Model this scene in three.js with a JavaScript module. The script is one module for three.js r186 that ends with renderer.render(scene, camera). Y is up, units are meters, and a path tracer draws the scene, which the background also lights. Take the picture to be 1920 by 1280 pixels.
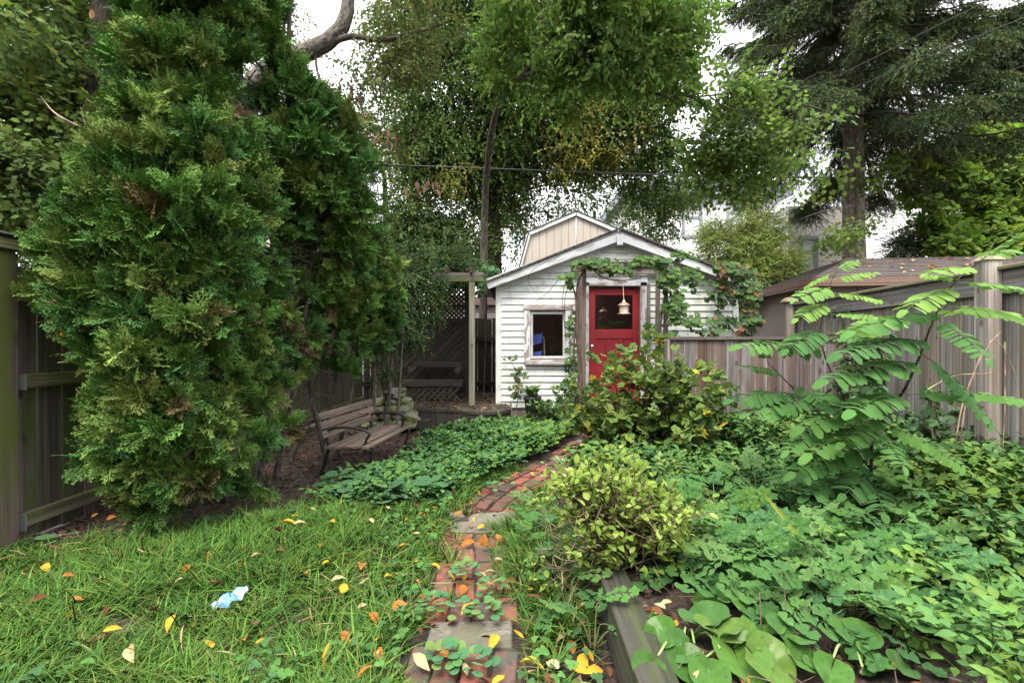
import * as THREE from 'three';
import { mergeGeometries } from 'three/addons/utils/BufferGeometryUtils.js';

// ---------------------------------------------------------------- camera, sky, sun, exposure
const scene = new THREE.Scene();
const EYE = 1.25, F = 900;
const camera = new THREE.PerspectiveCamera(2 * Math.atan(640 / F) * 180 / Math.PI, 1.5, 0.05, 400);
camera.position.set(0, EYE, 0);
camera.lookAt(0, EYE, -10);
const renderer = new THREE.WebGLRenderer({ antialias: true });
renderer.toneMapping = THREE.LinearToneMapping;
renderer.toneMappingExposure = 3.9;
renderer.shadowMap.enabled = true;
renderer.setSize(1024, 682);
{ // even overcast sky, brighter towards the zenith
  const w = 128, h = 64, d = new Float32Array(w * h * 4);
  for (let j = 0; j < h; j++) {
    const el = ((j + 0.5) / h - 0.5) * Math.PI, s = Math.max(0, Math.sin(el));
    const l = 0.42 + 0.95 * s;
    for (let i = 0; i < w; i++) {
      const k = (j * w + i) * 4, c = 1 + 0.05 * Math.sin(i / w * 12.566 + 3 * el) * Math.cos(el * 5);
      d[k] = l * c * 0.985; d[k + 1] = l * c; d[k + 2] = l * c * 1.02; d[k + 3] = 1;
    }
  }
  const t = new THREE.DataTexture(d, w, h, THREE.RGBAFormat, THREE.FloatType);
  t.mapping = THREE.EquirectangularReflectionMapping; t.magFilter = THREE.LinearFilter; t.needsUpdate = true;
  scene.background = t; scene.environment = t;
}
const sun = new THREE.DirectionalLight(0xfff4e6, 1.5);
sun.position.set(-2.5, 13, 3); sun.target.position.set(0, 0, -4);
sun.castShadow = true; sun.shadow.radius = 40;
Object.assign(sun.shadow.camera, { left: -14, right: 14, top: 14, bottom: -14, near: 0.5, far: 60 });
scene.add(sun, sun.target);

// ---------------------------------------------------------------- helpers
function rng(a) { return () => { a |= 0; a = a + 0x6D2B79F5 | 0; let t = Math.imul(a ^ a >>> 15, 1 | a); t = t + Math.imul(t ^ t >>> 7, 61 | t) ^ t; return ((t ^ t >>> 14) >>> 0) / 4294967296; }; }
const V = (x, y, z) => new THREE.Vector3(x, y, z);
const at = (px, py, d) => V((px - 960) / F * d, EYE - (py - 640) / F * d, -d);      // a point seen at a pixel of the photograph, d metres away
const lerp = (a, b, t) => a + (b - a) * t, clamp = (x, a = 0, b = 1) => Math.min(b, Math.max(a, x));
const UP = V(0, 1, 0);
const C = (r, g, b) => new THREE.Color().setRGB(r, g, b);
function rv(R) { let v; do v = V(R() * 2 - 1, R() * 2 - 1, R() * 2 - 1); while (v.lengthSq() > 1 || v.lengthSq() < 0.02); return v.normalize(); }
const taken = {};
function numbered(n) { const k = taken[n] = (taken[n] ?? -1) + 1; return k ? n + '_' + String(k).padStart(3, '0') : n; }
function thing(name, label, category, p = V(0, 0, 0), group) {
  const o = new THREE.Group(); o.name = numbered(name); o.position.copy(p); o.userData = { label, category };
  if (group) o.userData.group = group; scene.add(o); return o;
}
function shade(o) { o.castShadow = o.receiveShadow = true; return o; }
function part(parent, name, geo, mat, p, r) { const m = shade(new THREE.Mesh(geo, mat)); m.name = name; if (p) m.position.copy(p); if (r) m.rotation.set(...r); parent.add(m); return m; }
function wpart(parent, name, geo, mat) { return part(parent, name, geo, mat, parent.position.clone().negate()); }   // geometry given in world metres
function single(name, label, category, geo, mat, p = V(0, 0, 0), group) {
  const m = shade(new THREE.Mesh(geo, mat)); m.name = numbered(name); m.position.copy(p); m.userData = { label, category }; if (group) m.userData.group = group; scene.add(m); return m;
}
function structure(name, geo, mat) { const m = shade(new THREE.Mesh(geo, mat)); m.name = numbered(name); m.userData = { kind: 'structure', label: null }; delete m.userData.label; scene.add(m); return m; }
const kinds = (o, k) => { o.userData.kind = k; return o; };

// tiling noise
function h2(x, y, s) { let n = Math.imul(x, 374761393) + Math.imul(y, 668265263) + Math.imul(s, 974634777) | 0; n = Math.imul(n ^ n >>> 13, 1274126177); return ((n ^ n >>> 16) >>> 0) / 4294967296; }
function vn(x, y, px, py, s) {
  const x0 = Math.floor(x), y0 = Math.floor(y), fx = x - x0, fy = y - y0, u = fx * fx * (3 - 2 * fx), v = fy * fy * (3 - 2 * fy);
  const m = (a, p) => ((a % p) + p) % p, xa = m(x0, px), xb = m(x0 + 1, px), ya = m(y0, py), yb = m(y0 + 1, py);
  return lerp(lerp(h2(xa, ya, s), h2(xb, ya, s), u), lerp(h2(xa, yb, s), h2(xb, yb, s), u), v);
}
function fbm(u, v, fx, fy, o, s) { let a = 0.5, r = 0, t = 0; for (let i = 0; i < o; i++) { r += a * vn(u * fx, v * fy, fx, fy, s + i); t += a; a *= 0.5; fx *= 2; fy *= 2; } return r / t; }
function tex(w, h, fn, srgb = true) {
  const d = new Uint8Array(w * h * 4);
  const enc = c => { c = clamp(c); return Math.round(255 * (srgb ? (c <= 0.0031308 ? 12.92 * c : 1.055 * Math.pow(c, 1 / 2.4) - 0.055) : c)); };
  for (let j = 0; j < h; j++) for (let i = 0; i < w; i++) { const c = fn(i / w, j / h), k = (j * w + i) * 4; d[k] = enc(c[0]); d[k + 1] = enc(c[1]); d[k + 2] = enc(c[2]); d[k + 3] = 255; }
  const t = new THREE.DataTexture(d, w, h, THREE.RGBAFormat); t.wrapS = t.wrapT = THREE.RepeatWrapping; t.magFilter = THREE.LinearFilter; t.minFilter = THREE.LinearMipmapLinearFilter; t.generateMipmaps = true;
  if (srgb) t.colorSpace = THREE.SRGBColorSpace; t.needsUpdate = true; return t;
}
function scaled(t, su, sv) { const c = t.clone(); c.repeat.set(1 / su, 1 / sv); c.needsUpdate = true; return c; }     // su x sv metres per tile
const mix3 = (a, b, t) => [lerp(a[0], b[0], t), lerp(a[1], b[1], t), lerp(a[2], b[2], t)];
const mul3 = (a, k) => [a[0] * k, a[1] * k, a[2] * k];
const sst = (a, b, x) => { x = clamp((x - a) / (b - a)); return x * x * (3 - 2 * x); };

// ---------------------------------------------------------------- surface materials
function woodMaps(dark, light, other, otherAmt, s, knots = 6) {
  const R = rng(s), kn = []; for (let i = 0; i < knots; i++) kn.push([R(), R(), 0.016 + R() * 0.018]);
  const grain = (u, v) => {
    let k = 0; for (const [a, b, r] of kn) { let du = Math.abs(u - a), dv = Math.abs(v - b); du = Math.min(du, 1 - du); dv = Math.min(dv, 1 - dv) * 4; const q = Math.sqrt(du * du + dv * dv * 0.35); k = Math.max(k, sst(r * 2.2, r * 0.5, q)); }
    return [0.6 * fbm(u, v, 48, 3, 4, s) + 0.4 * fbm(u, v, 12, 2, 3, s + 9), k];
  };
  return [tex(256, 512, (u, v) => {
    const [g, k] = grain(u, v); let c = mix3(dark, light, sst(0.25, 0.75, g));
    c = mix3(c, other, otherAmt * sst(0.42, 0.66, fbm(u, v, 4, 4, 4, s + 20)));
    const st = sst(0.6, 0.75, fbm(u, v, 20, 1, 3, s + 31)); c = mix3(c, mul3(dark, 0.7), st * 0.6);
    return mix3(c, mul3(dark, 0.5), k * 0.8);
  }), tex(256, 512, (u, v) => { const [g, k] = grain(u, v); const x = g * 0.9 + k * 0.1; return [x, x, x]; }, false)];
}
function woodMat(dark, light, other, amt, s, rough = 0.85, color = 0xffffff) {
  const [m, b] = woodMaps(dark, light, other, amt, s);
  return new THREE.MeshStandardMaterial({ map: scaled(m, 0.5, 2), bumpMap: scaled(b, 0.5, 2), bumpScale: 0.003, roughness: rough, color });
}
const tinted = (m, c) => { const k = m.clone(); k.color = c; return k; };
const M = {};
M.fenceGrey = woodMat([0.065, 0.056, 0.056], [0.25, 0.228, 0.232], [0.1, 0.052, 0.034], 0.6, 11);
M.fenceGreyB = tinted(M.fenceGrey, C(0.8, 0.74, 0.72)); M.fenceGreyC = tinted(M.fenceGrey, C(1.12, 1.08, 1.04)); M.fenceGreyD = tinted(M.fenceGrey, C(0.7, 0.56, 0.46));
M.fencePale = woodMat([0.12, 0.11, 0.104], [0.37, 0.35, 0.34], [0.17, 0.14, 0.11], 0.5, 15);
M.fencePaleB = tinted(M.fencePale, C(0.76, 0.76, 0.76)); M.fencePaleC = tinted(M.fencePale, C(1.12, 1.08, 1.02)); M.fencePaleD = tinted(M.fencePale, C(0.88, 0.76, 0.64));
M.fenceMoss = woodMat([0.08, 0.062, 0.056], [0.2, 0.16, 0.15], [0.085, 0.115, 0.025], 0.95, 21);
M.fenceMossB = tinted(M.fenceMoss, C(1.25, 1.1, 1.1)); M.fenceMossC = tinted(M.fenceMoss, C(0.8, 0.85, 0.75));
M.postMoss = woodMat([0.09, 0.09, 0.04], [0.25, 0.22, 0.15], [0.15, 0.19, 0.035], 1, 25);
M.darkWood = woodMat([0.022, 0.017, 0.015], [0.06, 0.045, 0.038], [0.035, 0.045, 0.02], 0.4, 31);
M.darkWoodB = tinted(M.darkWood, C(1.25, 1.2, 1.15)); M.darkWoodC = tinted(M.darkWood, C(1.9, 1.6, 1.45));
M.arborPost = woodMat([0.13, 0.12, 0.085], [0.32, 0.30, 0.24], [0.14, 0.17, 0.07], 0.8, 35);
M.arborBrown = woodMat([0.07, 0.05, 0.04], [0.24, 0.18, 0.15], [0.3, 0.28, 0.27], 0.5, 38);
M.benchSlat = woodMat([0.06, 0.042, 0.034], [0.21, 0.135, 0.105], [0.07, 0.07, 0.05], 0.5, 41);
M.timber = woodMat([0.013, 0.012, 0.009], [0.047, 0.042, 0.033], [0.04, 0.05, 0.014], 0.9, 45); M.timber.bumpScale = 0.012;
M.siding = (() => {
  const m = tex(512, 256, (u, v) => {
    const n = fbm(u, v, 5, 3, 5, 51), st = sst(0.55, 0.8, fbm(u, v, 30, 2, 4, 57)), d = sst(0.66, 0.78, fbm(u, v, 14, 10, 4, 63));
    let c = mix3([0.62, 0.655, 0.63], [0.72, 0.75, 0.725], n); c = mix3(c, [0.3, 0.32, 0.29], st * 0.4); return mix3(c, [0.3, 0.33, 0.22], d * 0.5);
  });
  return new THREE.MeshStandardMaterial({ map: scaled(m, 2.5, 0.9), roughness: 0.55 });
})();
M.sidingB = tinted(M.siding, C(0.94, 0.95, 0.95)); M.sidingC = tinted(M.siding, C(1.03, 1.02, 1.0));
M.peel = (() => { // old white paint flaking off grey wood
  const f = (u, v) => fbm(u, v, 10, 8, 5, 71) * 0.65 + fbm(u, v, 30, 4, 3, 76) * 0.35;
  const m = tex(256, 512, (u, v) => { const p = sst(0.53, 0.58, f(u, v)), g = fbm(u, v, 50, 4, 3, 79); return mix3(mix3([0.52, 0.53, 0.56], [0.62, 0.63, 0.65], g), mix3([0.2, 0.15, 0.12], [0.36, 0.3, 0.27], g), p); });
  const b = tex(256, 512, (u, v) => { const p = 1 - sst(0.53, 0.58, f(u, v)); return [p, p, p]; }, false);
  return new THREE.MeshStandardMaterial({ map: scaled(m, 0.5, 1), bumpMap: scaled(b, 0.5, 1), bumpScale: 0.0015, roughness: 0.7 });
})();
M.peelHeavy = (() => {
  const f = (u, v) => fbm(u, v, 8, 6, 5, 171) * 0.6 + fbm(u, v, 36, 4, 3, 176) * 0.4;
  const m = tex(256, 512, (u, v) => { const p = sst(0.43, 0.5, f(u, v)), g = fbm(u, v, 50, 4, 3, 179); return mix3([0.52, 0.52, 0.55], mix3([0.2, 0.14, 0.12], [0.42, 0.35, 0.33], g), p); });
  return new THREE.MeshStandardMaterial({ map: scaled(m, 0.5, 1), roughness: 0.8 });
})();
M.redPaint = (() => {
  const m = tex(256, 256, (u, v) => { const n = fbm(u, v, 6, 6, 5, 81), w = sst(0.7, 0.76, fbm(u, v, 18, 9, 4, 86)); return mix3(mix3([0.27, 0.012, 0.02], [0.36, 0.02, 0.03], n), [0.2, 0.08, 0.07], w * 0.5); });
  return new THREE.MeshPhysicalMaterial({ map: scaled(m, 0.8, 0.8), roughness: 0.45, clearcoat: 0.15, clearcoatRoughness: 0.4 });
})();
M.shingle = (() => {
  const m = tex(512, 512, (u, v) => { const n = fbm(u, v, 8, 8, 4, 91), g = h2(Math.floor(u * 512), Math.floor(v * 512), 5), t = h2(Math.floor(u * 10), Math.floor(v * 8), 9); return mul3(mix3([0.045, 0.04, 0.04], [0.12, 0.1, 0.095], 0.4 * n + 0.25 * g + 0.35 * t), 1); });
  return new THREE.MeshStandardMaterial({ map: scaled(m, 2, 1.1), roughness: 0.95 });
})();
M.shingleB = tinted(M.shingle, C(0.8, 0.78, 0.78)); M.shingleC = tinted(M.shingle, C(1.3, 1.15, 1.08));
M.fascia = woodMat([0.06, 0.03, 0.022], [0.17, 0.09, 0.065], [0.2, 0.16, 0.13], 0.4, 95);
M.bark = (() => {
  const f = (u, v) => 0.6 * fbm(u, v, 14, 5, 4, 101) + 0.4 * fbm(u, v, 30, 14, 3, 106);
  const m = tex(256, 256, (u, v) => { const g = f(u, v); return mix3(mix3([0.03, 0.024, 0.02], [0.15, 0.125, 0.11], sst(0.3, 0.7, g)), [0.1, 0.12, 0.06], 0.6 * sst(0.55, 0.7, fbm(u, v, 4, 3, 3, 111))); });
  const b = tex(256, 256, (u, v) => { const g = f(u, v); return [g, g, g]; }, false);
  return new THREE.MeshStandardMaterial({ map: scaled(m, 0.5, 0.7), bumpMap: scaled(b, 0.5, 0.7), bumpScale: 0.02, roughness: 0.95 });
})();
M.barkRed = tinted(M.bark, C(0.95, 0.68, 0.58)); M.barkDark = tinted(M.bark, C(0.6, 0.55, 0.52)); M.barkGrey = tinted(M.bark, C(1.7, 1.55, 1.5)); M.twig = tinted(M.bark, C(2.2, 1.7, 1.5)); M.twigPale = tinted(M.bark, C(3.2, 2.7, 2.3));
M.soil = (() => {
  const f = (u, v) => 0.5 * fbm(u, v, 14, 14, 5, 121) + 0.5 * fbm(u, v, 110, 110, 2, 127);
  const m = tex(1024, 1024, (u, v) => { const g = f(u, v), r = sst(0.55, 0.75, fbm(u, v, 90, 90, 3, 133)), w = sst(0.7, 0.8, fbm(u, v, 140, 110, 2, 139)); let c = mix3([0.014, 0.010, 0.008], [0.055, 0.037, 0.027], sst(0.3, 0.7, g)); c = mix3(c, [0.08, 0.035, 0.02], r * 0.5); return mix3(c, [0.13, 0.09, 0.06], w * 0.4); });
  const b = tex(512, 512, (u, v) => { const g = f(u, v); return [g, g, g]; }, false);
  return new THREE.MeshStandardMaterial({ map: scaled(m, 2.3, 2.3), bumpMap: scaled(b, 2.3, 2.3), bumpScale: 0.03, roughness: 0.95 });
})();
M.brick = (() => {
  const f = (u, v) => 0.5 * fbm(u, v, 6, 6, 5, 141) + 0.5 * fbm(u, v, 40, 40, 3, 147);
  const m = tex(256, 256, (u, v) => { const g = f(u, v), k = sst(0.62, 0.72, fbm(u, v, 7, 7, 4, 151)), d = sst(0.68, 0.76, fbm(u, v, 26, 26, 3, 157)); let c = mix3([0.14, 0.043, 0.03], [0.26, 0.092, 0.064], g); c = mix3(c, [0.085, 0.075, 0.05], k * 0.75); return mix3(c, [0.08, 0.05, 0.035], d * 0.7); });
  const b = tex(256, 256, (u, v) => { const g = f(u, v); return [g, g, g]; }, false);
  return new THREE.MeshStandardMaterial({ map: scaled(m, 0.7, 0.7), bumpMap: scaled(b, 0.7, 0.7), bumpScale: 0.006, roughness: 0.8 });
})();
M.brickB = tinted(M.brick, C(1.15, 0.95, 0.9)); M.brickC = tinted(M.brick, C(0.62, 0.72, 0.75)); M.brickD = tinted(M.brick, C(0.5, 0.8, 0.9));
M.paver = (() => {
  const f = (u, v) => 0.5 * fbm(u, v, 5, 5, 5, 161) + 0.5 * fbm(u, v, 50, 50, 3, 167);
  const m = tex(256, 256, (u, v) => { const g = f(u, v), k = sst(0.52, 0.68, fbm(u, v, 5, 5, 4, 173)); return mix3(mix3([0.07, 0.06, 0.05], [0.19, 0.165, 0.14], g), [0.075, 0.075, 0.04], k * 0.7); });
  const b = tex(256, 256, (u, v) => { const g = f(u, v); return [g, g, g]; }, false);
  return new THREE.MeshStandardMaterial({ map: scaled(m, 0.8, 0.8), bumpMap: scaled(b, 0.8, 0.8), bumpScale: 0.008, roughness: 0.85 });
})();
M.paverB = tinted(M.paver, C(1.2, 1.2, 1.25));
M.stone = (() => {
  const f = (u, v) => 0.6 * fbm(u, v, 5, 5, 5, 181) + 0.4 * fbm(u, v, 20, 20, 3, 187);
  const m = tex(256, 256, (u, v) => { const g = f(u, v), k = sst(0.45, 0.6, fbm(u, v, 4, 4, 4, 193)); return mix3(mix3([0.1, 0.09, 0.075], [0.3, 0.28, 0.25], g), mix3([0.07, 0.085, 0.02], [0.15, 0.17, 0.05], g), k); });
  const b = tex(256, 256, (u, v) => { const g = f(u, v); return [g, g, g]; }, false);
  return new THREE.MeshStandardMaterial({ map: scaled(m, 0.5, 0.5), bumpMap: scaled(b, 0.5, 0.5), bumpScale: 0.012, roughness: 0.9 });
})();
M.barnPanel = (() => { const m = tex(256, 256, (u, v) => mix3([0.35, 0.31, 0.27], [0.44, 0.395, 0.345], 0.6 * fbm(u, v, 4, 3, 4, 201) + 0.4 * fbm(u, v, 40, 3, 3, 206))); return new THREE.MeshStandardMaterial({ map: scaled(m, 1.5, 1.5), roughness: 0.7 }); })();
M.whiteTrim = (() => { const m = tex(256, 256, (u, v) => mix3([0.55, 0.57, 0.58], [0.33, 0.32, 0.29], sst(0.55, 0.75, fbm(u, v, 12, 4, 4, 211)))); return new THREE.MeshStandardMaterial({ map: scaled(m, 0.6, 1.2), roughness: 0.55 }); })();
M.houseWall = (() => { const m = tex(64, 256, (u, v) => { const k = (v * 16) % 1; return mul3(mix3([0.74, 0.75, 0.76], [0.8, 0.8, 0.81], fbm(u, v, 3, 3, 3, 221)), k < 0.08 ? 0.8 : 1); }); return new THREE.MeshStandardMaterial({ map: scaled(m, 2, 2), roughness: 0.6 }); })();
M.beigeWall = tinted(M.houseWall, C(0.8, 0.74, 0.66));
M.greyRoof = new THREE.MeshStandardMaterial({ color: C(0.2, 0.22, 0.26), roughness: 0.7 });
M.greyFrame = new THREE.MeshStandardMaterial({ color: C(0.22, 0.24, 0.27), roughness: 0.5 });
M.garageWall = (() => { const m = tex(256, 256, (u, v) => mix3([0.2, 0.17, 0.15], [0.3, 0.27, 0.235], fbm(u, v, 4, 6, 5, 231))); return new THREE.MeshStandardMaterial({ map: scaled(m, 2, 2), roughness: 0.85 }); })();
M.inside = new THREE.MeshStandardMaterial({ color: C(0.22, 0.17, 0.13), roughness: 0.95 });
M.glass = new THREE.MeshPhysicalMaterial({ color: 0xffffff, transmission: 1, thickness: 0, roughness: 0.03, ior: 1.5 });
M.iron = new THREE.MeshStandardMaterial({ color: C(0.03, 0.028, 0.028), roughness: 0.6, metalness: 0.5 });
M.chrome = new THREE.MeshStandardMaterial({ color: C(0.7, 0.68, 0.65), roughness: 0.25, metalness: 1 });
M.copper = new THREE.MeshStandardMaterial({ color: C(0.62, 0.4, 0.31), roughness: 0.4, metalness: 0.7 });
M.lampGlass = new THREE.MeshPhysicalMaterial({ color: C(0.8, 0.74, 0.66), transmission: 0.5, thickness: 0, roughness: 0.6, ior: 1.5 });
M.blackPlastic = new THREE.MeshStandardMaterial({ color: C(0.018, 0.018, 0.022), roughness: 0.55 });
M.cable = new THREE.MeshStandardMaterial({ color: C(0.015, 0.015, 0.017), roughness: 0.6 });
M.blue = new THREE.MeshStandardMaterial({ color: C(0.08, 0.16, 0.7), roughness: 0.4 });
M.galv = new THREE.MeshStandardMaterial({ color: C(0.4, 0.42, 0.42), roughness: 0.5, metalness: 0.6 });

// ---------------------------------------------------------------- geometry builders
function meshFrom(pos, uv, idx, col) {
  const g = new THREE.BufferGeometry(); g.setAttribute('position', new THREE.Float32BufferAttribute(pos, 3)); g.setAttribute('uv', new THREE.Float32BufferAttribute(uv, 2));
  if (col) g.setAttribute('color', new THREE.Float32BufferAttribute(col, 3)); g.setIndex(idx); g.computeVertexNormals(); return g;
}
// box with chamfered long edges, its length along y, grain along v; sharp faces
let plankSeed = 1;
function plank(w, t, len, { ch = 0.003, wob = 0, top = 0 } = {}) {
  const R = rng(plankSeed++ * 7919), uo = R() * 0.5, vo = R() * 2, hw = w / 2, ht = t / 2, c = Math.min(ch, hw * 0.4, ht * 0.4);
  const ring = [[-hw + c, ht], [hw - c, ht], [hw, ht - c], [hw, -ht + c], [hw - c, -ht], [-hw + c, -ht], [-hw, -ht + c], [-hw, ht - c]];
  const pos = [], uv = [], idx = []; let acc = 0;
  const dx = (R() - 0.5) * wob, dz = (R() - 0.5) * wob;
  for (let i = 0; i < 8; i++) {
    const a = ring[i], b = ring[(i + 1) % 8], l = Math.hypot(b[0] - a[0], b[1] - a[1]), k = pos.length / 3;
    pos.push(a[0], 0, a[1], b[0], 0, b[1], b[0] + dx, len, b[1] + dz, a[0] + dx, len + top * (a[0] > 0 ? 1 : 0), a[1] + dz);
    uv.push(uo + acc, vo, uo + acc + l, vo, uo + acc + l, vo + len, uo + acc, vo + len); acc += l; idx.push(k, k + 1, k + 2, k, k + 2, k + 3);
  }
  for (const e of [0, 1]) { const k = pos.length / 3; for (const [x, z] of ring) { pos.push(x + e * dx, e * len, z + e * dz); uv.push(uo + x, vo + z); } for (let i = 1; i < 7; i++) e ? idx.push(k, k + i, k + i + 1) : idx.push(k, k + i + 1, k + i); }
  return meshFrom(pos, uv, idx);
}
function beam(a, b, w, t, hint = UP) { // plank from a to b; t is the thickness towards the hint
  const d = b.clone().sub(a), l = d.length(); d.normalize(); const g = plank(w, t, l, { ch: 0.005 });
  const z = hint.clone().addScaledVector(d, -hint.dot(d)).normalize(), x = d.clone().cross(z);
  g.applyMatrix4(new THREE.Matrix4().makeBasis(x, d, z).setPosition(a)); return g;
}
function prism(poly, d0, d1) { // polygon in xy (counter-clockwise) between z = d0 and z = d1, uv in metres
  const n = poly.length, pos = [], uv = [], idx = [];
  const tri = THREE.ShapeUtils.triangulateShape(poly.map(p => new THREE.Vector2(p[0], p[1])), []);
  for (const z of [d1, d0]) { const k = pos.length / 3; for (const [x, y] of poly) { pos.push(x, y, z); uv.push(x, y); } for (const [a, b, c] of tri) z === d1 ? idx.push(k + a, k + b, k + c) : idx.push(k + a, k + c, k + b); }
  for (let i = 0; i < n; i++) { const a = poly[i], b = poly[(i + 1) % n], k = pos.length / 3, l = Math.hypot(b[0] - a[0], b[1] - a[1]); pos.push(a[0], a[1], d1, a[0], a[1], d0, b[0], b[1], d0, b[0], b[1], d1); uv.push(0, d1, 0, d0, l, d0, l, d1); idx.push(k, k + 1, k + 2, k, k + 2, k + 3); }
  return meshFrom(pos, uv, idx);
}
function boxg(x0, x1, y0, y1, z0, z1) { return prism([[x0, y0], [x1, y0], [x1, y1], [x0, y1]], z0, z1); }
// tapered limb through points
function limb(pts, r0, r1, rad = 7, seg = 0, bumpy = 0.08, seed = 1) {
  const R = rng(seed * 31 + pts.length), curve = new THREE.CatmullRomCurve3(pts), L = curve.getLength(); seg = seg || Math.max(3, pts.length * 3);
  const pos = [], uv = [], idx = []; let n = null, prev = null;
  for (let i = 0; i <= seg; i++) {
    const t = i / seg, p = curve.getPoint(t), d = curve.getTangent(t);
    if (!n) n = Math.abs(d.y) < 0.9 ? V(0, 1, 0) : V(1, 0, 0);
    n = n.clone().addScaledVector(d, -n.dot(d)).normalize(); const b = d.clone().cross(n), r = lerp(r0, r1, t);
    for (let j = 0; j <= rad; j++) { const a = j / rad * 6.28318, k = r * (1 + bumpy * Math.sin(3 * a + i * 1.3) * Math.sin(i * 0.9 + seed)), v = p.clone().addScaledVector(n, Math.cos(a) * k).addScaledVector(b, Math.sin(a) * k); pos.push(v.x, v.y, v.z); uv.push(j / rad * Math.max(0.1, 6.28 * r0), t * L); }
  }
  for (let i = 0; i < seg; i++) for (let j = 0; j < rad; j++) { const k = i * (rad + 1) + j; idx.push(k, k + 1, k + rad + 1, k + 1, k + rad + 2, k + rad + 1); }
  const g = meshFrom(pos, uv, idx); // close the seam in the normals
  const nn = g.attributes.normal; for (let i = 0; i <= seg; i++) { const a = i * (rad + 1), b = a + rad, x = nn.getX(a) + nn.getX(b), y = nn.getY(a) + nn.getY(b), z = nn.getZ(a) + nn.getZ(b), l = Math.hypot(x, y, z) || 1; nn.setXYZ(a, x / l, y / l, z / l); nn.setXYZ(b, x / l, y / l, z / l); }
  return g;
}
function lump(r, seed, sx = 1, sy = 1, sz = 1, detail = 2) { // a rough stone
  const g = new THREE.IcosahedronGeometry(r, detail), p = g.attributes.position, R = rng(seed), ax = []; for (let i = 0; i < 7; i++) ax.push([rv(R), 0.62 + R() * 0.25]);
  for (let i = 0; i < p.count; i++) { const v = V(p.getX(i), p.getY(i), p.getZ(i)).divideScalar(r); for (const [a, d] of ax) { const k = v.dot(a); if (k > d) v.addScaledVector(a, (d - k) * 0.85); } v.multiplyScalar(1 + 0.06 * Math.sin(v.x * 7 + seed) * Math.cos(v.z * 6 + v.y * 5)); p.setXYZ(i, v.x * r * sx, v.y * r * sy, v.z * r * sz); }
  const uv = []; for (let i = 0; i < p.count; i++) uv.push(p.getX(i) + p.getZ(i) * 0.7, p.getY(i) + p.getZ(i) * 0.5); g.setAttribute('uv', new THREE.Float32BufferAttribute(uv, 2)); g.computeVertexNormals(); return g;
}

// ---------------------------------------------------------------- leaves
// every leaf lies in xz, its base at 0, pointing along +z, upper side +y
function blade(len, wid, prof, { fold = 0.2, droop = 0.12, wave = 0, side = 0 } = {}) {
  const n = prof.length - 1, pos = [], uv = [], idx = [];
  for (let i = 0; i <= n; i++) { const t = i / n, h = prof[i] * wid / 2, y = -droop * len * t * t, s = side * len * t * t, w = wave * wid * (i % 2 ? 1 : -1); pos.push(-h + s, y + fold * h + w, t * len, s, y, t * len, h + s, y + fold * h - w, t * len); uv.push(0, t, 0.5, t, 1, t); }
  for (let i = 0; i < n; i++) for (const j of [0, 1]) { const a = i * 3 + j, b = a + 1, c = a + 3, d = a + 4; idx.push(a, c, b, b, c, d); }
  return meshFrom(pos, uv, idx);
}
function roundLeaf(radius, rf, { seg = 16, cup = 0.1, off = 0.25, gap = 0.35, ripple = 0, seed = 1, span = 1 } = {}) { // lobed leaf; rf(angle from the tip) gives the outline
  const pos = [0, 0, off * radius], uv = [0.5, 0.5], idx = [], R = rng(seed);
  for (const ring of [0.55, 1]) for (let i = 0; i <= seg; i++) {
    const a = (i / seg * 2 - 1) * (Math.PI - gap), r = radius * rf(a) * ring * span, y = cup * radius * ring * ring * (Math.abs(a) / Math.PI - 0.3) + ripple * radius * ring * Math.sin(a * 5 + seed) - 0.06 * radius * ring * Math.cos(a) * ring;
    pos.push(Math.sin(a) * r, y, off * radius + Math.cos(a) * r); uv.push(0.5 + Math.sin(a) * 0.5 * ring, 0.5 + Math.cos(a) * 0.5 * ring);
  }
  for (let i = 0; i < seg; i++) { const a = 1 + i, b = 2 + i, c = a + seg + 1, d = b + seg + 1; idx.push(0, a, b, a, c, d, a, d, b); }
  return meshFrom(pos, uv, idx);
}
const lobes = (n, deep) => a => { const k = Math.abs(Math.cos(a * n / 2)); return (1 - deep + deep * Math.pow(k, 0.7)) * (1 - 0.12 * Math.abs(a) / Math.PI); };
const mapleR = a => { const p = [[0, 1], [0.42, 0.55], [0.95, 0.9], [1.35, 0.5], [1.9, 0.6], [2.6, 0.35], [3.2, 0.3]]; a = Math.abs(a); for (let i = 1; i < p.length; i++) if (a <= p[i][0]) { const t = (a - p[i - 1][0]) / (p[i][0] - p[i - 1][0]); return lerp(p[i - 1][1], p[i][1], t); } return 0.3; };
const OVAL = [0, 0.75, 1, 0.85, 0], LANCE = [0.1, 0.8, 1, 0.6, 0], POINT = [0, 0.8, 1, 0.55, 0];
function tintGeo(g, r, gg, b) { const n = g.attributes.position.count, c = new Float32Array(n * 3); for (let i = 0; i < n; i++) { c[3 * i] = r; c[3 * i + 1] = gg; c[3 * i + 2] = b; } g.setAttribute('color', new THREE.BufferAttribute(c, 3)); return g; }
function pose(p, dir, up, s = 1, sx = 1) {
  const z = dir.clone().normalize(); let x = up.clone().cross(z); if (x.lengthSq() < 1e-5) x = V(1, 0, 0).cross(z).lengthSq() > 1e-5 ? V(1, 0, 0).cross(z) : V(0, 0, 1).cross(z); x.normalize(); const y = z.clone().cross(x);
  return new THREE.Matrix4().makeBasis(x.multiplyScalar(s * sx), y.multiplyScalar(s), z.multiplyScalar(s)).setPosition(p);
}
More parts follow.
